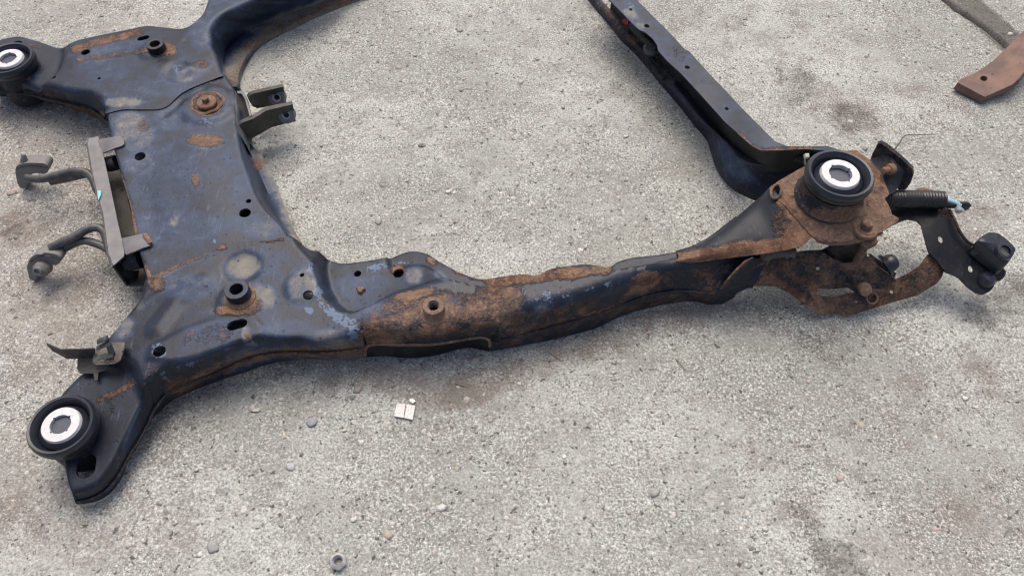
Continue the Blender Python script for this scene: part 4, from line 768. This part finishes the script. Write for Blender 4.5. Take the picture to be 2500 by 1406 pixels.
def hanger(front, ztop, y0, y1, groove, nub):
    pts = [(x, y, ztop - (y - y0) * (ztop - .006) / (y1 - y0)) for x, y in front]
    b = sheet('rubber_hanger', pts, M['rubber_dusty'], root, .020, (), 8, (), True, None, 1e-3, 4)
    zf = lambda y: ztop - (y - y0) * (ztop - .006) / (y1 - y0)
    tube('groove', [(x, y, zf(y) + .0006) for x, y in groove], .0011, M['rod'], b, 6, .004)
    tube('nub', nub, .0065, M['rubber_dusty'], b, 12, .003, rfun=lambda u, i: 1 - .5 * u)
    return b
hanger([(38, 413), (43, 404), (60, 399), (85, 398), (108, 400), (118, 407), (118, 418), (109, 425), (90, 423), (76, 426), (68, 435), (66, 447), (64, 458), (52, 460), (44, 450), (39, 430)], .062, 398, 460, [(41, 415), (52, 408), (84, 406), (116, 411)], [(60, 394, .058), (58, 385, .066), (58, 377, .071)])
h2 = hanger([(69, 641), (76, 629), (92, 620), (115, 617), (138, 622), (149, 630), (147, 641), (135, 647), (116, 645), (100, 648), (93, 656), (92, 671), (87, 682), (74, 683), (69, 668), (66, 653)], .058, 617, 683, [(73, 640), (90, 628), (115, 625), (146, 633)], [(100, 616, .056), (99, 613, .058)])
lathe('hanger_pin', P(104, 655, .034), [(.0005, .013), (.004, .013), (.0045, .016), (.0068, .0155), (.007, .011), (.0105, .0085), (.012, 0), (.0115, -.008), (.0005, -.008)], M['rubber_dusty'], h2, 24, (0, -.8, .55))
# --- fork bracket with two eyes
fk = sheet('fork_bracket', [(582, 308, .078), (591, 300, .082), (617, 291, .083), (649, 271, .084), (668, 266, .084), (715, 255, .084), (722, 297, .040), (687, 305, .038), (662, 312, .037), (636, 327, .034), (604, 344, .028), (588, 316, .070)], M['olive'], root, .007)
sheet('fork_arm', [(607, 240, .078), (611, 233, .082), (619, 229, .083), (632, 226, .084), (692, 212, .084), (699, 251, .042), (670, 257, .040), (642, 263, .038), (628, 265, .037), (617, 260, .042), (610, 250, .062)], M['olive'], fk, .006)
sheet('fork_web', [(578, 226, .088), (588, 226, .087), (597, 240, .078), (612, 281, .060), (600, 296, .058), (582, 306, .065)], M['olive'], fk, .003)
sheet('fork_edge', [(578, 222, .090), (594, 224, .089), (602, 240, .088), (614, 280, .086), (610, 285, .086), (598, 243, .087), (590, 229, .088), (579, 228, .088)], M['galv'], fk, .004)
for ex, ey, ez in ((699, 281, .062), (676, 238, .063)):
    e = lathe('eye_bush', P(ex, ey, ez), [(.0075, .004), (.0135, .0035), (.0152, .001), (.0152, -.012), (.0075, -.012)], M['galv'], fk, 28, (.12, -.80, .55))
    lathe('eye_sleeve', P(ex, ey, ez), [(.0050, .002), (.0076, .002), (.0076, -.010), (.0050, -.010)], M['steel'], fk, 24, (.12, -.80, .55))
# --- cable clip bracket on the nearer leg
sheet('clip_strip', [(112, 839, .098), (148, 854, .098), (190, 853, .099), (232, 851, .100), (229, 876, .074), (190, 876, .073), (163, 876, .072), (128, 857, .082)], M['rusty'], root, .0018, wear=[('rA', .42), ('dA', .5)])
sheet('clip_base', [(190, 874, .076), (229, 874, .076), (258, 880, .076), (266, 893, .072), (258, 903, .070), (240, 909, .069), (238, 927, .067), (231, 929, .067), (228, 911, .069), (195, 911, .070), (188, 900, .071)], M['olive'], root, .002)
sheet('clip_plate', [(230, 853, .088), (250, 842, .092), (272, 835, .094), (305, 835, .096), (303, 848, .095), (294, 879, .086), (283, 887, .083), (270, 889, .082), (234, 891, .080), (226, 882, .082)], M['rusty'], root, .002, wear=[('dA', .95), ('r', 270, 880, 30, 10, 0, .5)])
clip = sheet('spring_clip', [(259, 826, .122), (263, 825, .122), (280, 866, .100), (278, 876, .092), (270, 879, .090), (256, 880, .090), (266, 868, .098), (258, 842, .110)], M['rod'], root, .0025)
for q in ([(262, 825, .122), (250, 829, .120), (239, 834, .117)], [(268, 837, .116), (254, 842, .113), (238, 849, .108)], [(278, 866, .100), (262, 868, .098), (241, 873, .095)]):
    tube('clip_prong', q, .0045, M['rod'], clip, 8, .003, flat=.45)
# --- faint stamped marks
def stamp(strokes, z, parent):
    for s in strokes: tube('stamped_mark', [(x, y, z) for x, y in s], .0006, M['paint_dark'], parent, 5, .003, flat=.4)
stamp([[(266, 974), (270, 984)], [(266, 974), (272, 973)], [(270, 986), (276, 986), (274, 994)], [(265, 992), (275, 996)], [(268, 998), (276, 1004)]], .0615, wing)
stamp([[(402, 277), (413, 274), (415, 281), (404, 287), (402, 277)], [(407, 281), (409, 280)]], .0925, crossm)
# ------------------------------------------------------------------ loose things on the ground
def loose_stone(x, y, wpx, hpx, rot, colr, seed, label, flat=.42):
    V, F = stone_mesh(seed, 2); s = mpp(x, y, 0); c, sn = math.cos(rot), math.sin(rot)
    W = V * np.array((wpx / 2 * s, hpx / 2 * s * 1.15, min(wpx, hpx) / 2 * s * flat)); p = P(x, y, .001)
    W = np.column_stack([W[:, 0] * c - W[:, 1] * sn, W[:, 0] * sn + W[:, 1] * c, W[:, 2] + min(wpx, hpx) / 2 * s * flat * .25])
    me = bpy.data.meshes.new('pebble'); me.from_pydata(W.tolist(), [], F.tolist()); me.polygons.foreach_set('use_smooth', [True] * len(F))
    a = me.color_attributes.new('tint', 'FLOAT_COLOR', 'POINT'); a.data.foreach_set('color', np.tile((*colr, 1), (len(W), 1)).ravel()); me.materials.append(M['stone'])
    o = bpy.data.objects.new('pebble', me); o.location = p; col.objects.link(o); tag(o, label, 'pebble', 'loose pebbles on the concrete')
for a in [(1158, 881, 28, 22, .3, (.40, .36, .29), 11, 'tan pebble lying just below the arched opening of the rusty arm'),
          (709, 1138, 24, 26, .5, (.42, .42, .45), 12, 'smooth pale grey oval pebble between the near bushing leg and the white chips'),
          (736, 1108, 12, 9, .6, (.06, .06, .06), 13, 'tiny dark pebble just above the smooth grey oval pebble'),
          (595, 1246, 20, 22, 0, (.60, .59, .56), 14, 'chalky white pebble up and left of the loose nut'),
          (519, 1337, 38, 34, .7, (.24, .25, .26), 15, 'large flat slate-grey pebble at the bottom left of the loose nut'),
          (864, 1267, 17, 13, .4, (.66, .65, .61), 16, 'white pebble just above the loose nut'),
          (1094, 468, 14, 10, -.4, (.68, .67, .63), 17, 'white angular pebble alone in the middle of the frame opening'),
          (705, 426, 14, 12, 0, (.58, .55, .48), 18, 'cream pebble beside the right edge of the crossmember'),
          (1031, 355, 22, 14, .3, (.05, .05, .05), 19, 'black crumb left of centre in the frame opening'),
          (925, 541, 22, 20, .5, (.23, .25, .23), 20, 'greenish grey pebble above the pocket with two holes'),
          (760, 1030, 30, 26, .2, (.27, .28, .33), 21, 'bluish grey stone left of the broken white chips'),
          (840, 1050, 14, 8, .8, (.62, .58, .46), 22, 'cream flake just below left of the white chips'),
          (626, 1002, 28, 10, .1, (.60, .55, .44), 23, 'cream flake below the rusty rim near the near bushing leg'),
          (694, 1062, 9, 22, .4, (.60, .56, .45), 24, 'narrow cream splinter left of the bluish grey stone'),
          (30, 470, 26, 20, .4, (.33, .22, .19), 25, 'pinkish pebble below the upper rubber hanger at the left edge'),
          (2356, 972, 18, 12, .2, (.70, .69, .66), 26, 'white oval pebble at the lower right of the picture')]:
    loose_stone(*a)
def chip(pts, label, split):
    if split:
        e = bpy.data.objects.new('white_chip', None); col.objects.link(e); tag(e, label, 'paint chip')
        for half in pts: sheet('chip_half', half, M['chip'], e, .003)
    else: tag(sheet('white_chip', pts, M['chip'], None, .002), label, 'paint chip')
def chip_mat():
    t = NT('speckled_white_chip'); k = t.mix(t.ss(t.noise(620, 3, .6), .60, .66), (.62, .62, .59), (.07, .07, .065)); return t.out(k, .6, 0)
M['chip'] = chip_mat()
M['chip_plain'] = plain('plain_white_chip', (.74, .74, .71), .6)
chip([[(969, 984, .006), (990, 986, .006), (985, 1019, .006), (962, 1015, .006)], [(992, 986, .006), (1014, 990, .006), (1007, 1024, .006), (987, 1019, .006)]], 'black-speckled white chip split down the middle below the rusty arm', True)
tag(sheet('white_chip', [(1001, 973, .005), (1008, 972, .005), (1015, 979, .005), (1007, 984, .005), (999, 978, .005)], M['chip_plain'], None, .002), 'tiny plain white flake above the speckled white chip', 'paint chip')
# hex nut
nr = 20 * mpp(825, 1371, .008); nc = P(824, 1368, .0095)
nut = bpy.data.objects.new('hex_nut', None); nut.location = (nc.x, nc.y, 0); col.objects.link(nut); tag(nut, 'loose steel hex nut lying on the concrete at the bottom edge', 'nut')
def nut_r(a, j, r):
    if r > nr * .9 and j in (2, 3): q = (a + .3) % (math.pi / 3) - math.pi / 6; return nr * .93 / math.cos(q)
    return r
M['nut'] = plain('scuffed_zinc_nut', (.46, .455, .46), .45, .2, .35, 300, .4)
nb_ = lathe('nut_body', (0, 0, .0095), [(nr * .58, .000), (nr * .66, .0015), (nr * .97, -.002), (nr * .97, -.0085), (nr * .6, -.0092), (nr * .54, -.008)], M['nut'], nut, 48, (0, 0, 1), True, None, nut_r)
for i in range(3): lathe('thread', (0, 0, .007 - .0022 * i), [(nr * .60, .0008), (nr * .50, 0), (nr * .60, -.0008)], M['steel'], nut, 30)
# rusty flat bar at the right edge
bar = sheet('rusty_bar', [(2338, 202, .020), (2345, 194, .020), (2386, 176, .022), (2424, 150, .030), (2470, 105, .044), (2520, 55, .056), (2560, 100, .050), (2520, 150, .046), (2490, 190, .036), (2470, 208, .028), (2404, 237, .020)], M['rust_pink'] if 'rust_pink' in M else M['rust'], None, .016, [(2402, 192, 9, 6.5, 8)], 9, (), False, None, 1e-3)
tag(bar, 'bent rusty flat steel bar with a hole at the right edge', 'metal bar')
# thin wire and dry twigs
def twig(pts, r, mat, label, cat='twig', name='dry_twig'):
    tag(tube(name, pts, r, mat, None, 6, .004, rfun=lambda u, i: 1 - .5 * u), label, cat)
M['twig'] = plain('dry_straw', (.30, .22, .14), .8); M['twig_dark'] = plain('dark_wire', (.09, .08, .07), .6)
twig([(2183, 366, .004), (2196, 350, .010), (2209, 332, .010), (2240, 330, .006), (2284, 328, .004)], .0013, M['twig_dark'], 'thin dark bent wire on the ground behind the mount plate', 'wire', 'bent_wire')
twig([(1650, 875, .002), (1662, 888, .004), (1674, 904, .002)], .001, M['twig'], 'pale straw below the dark lower bracket foot')
twig([(1336, 852, .002), (1352, 866, .004), (1372, 880, .002)], .001, M['twig'], 'brown straw just below the long rusty arm')
twig([(1110, 934, .002), (1130, 940, .004), (1150, 946, .002)], .001, M['twig'], 'reddish straw on the brown dirt above the speckled white chip')
twig([(26, 722, .003), (40, 723, .003), (46, 712, .004), (52, 706, .003)], .0008, M['twig_dark'], 'forked dark twig on the rough ground at the left edge')
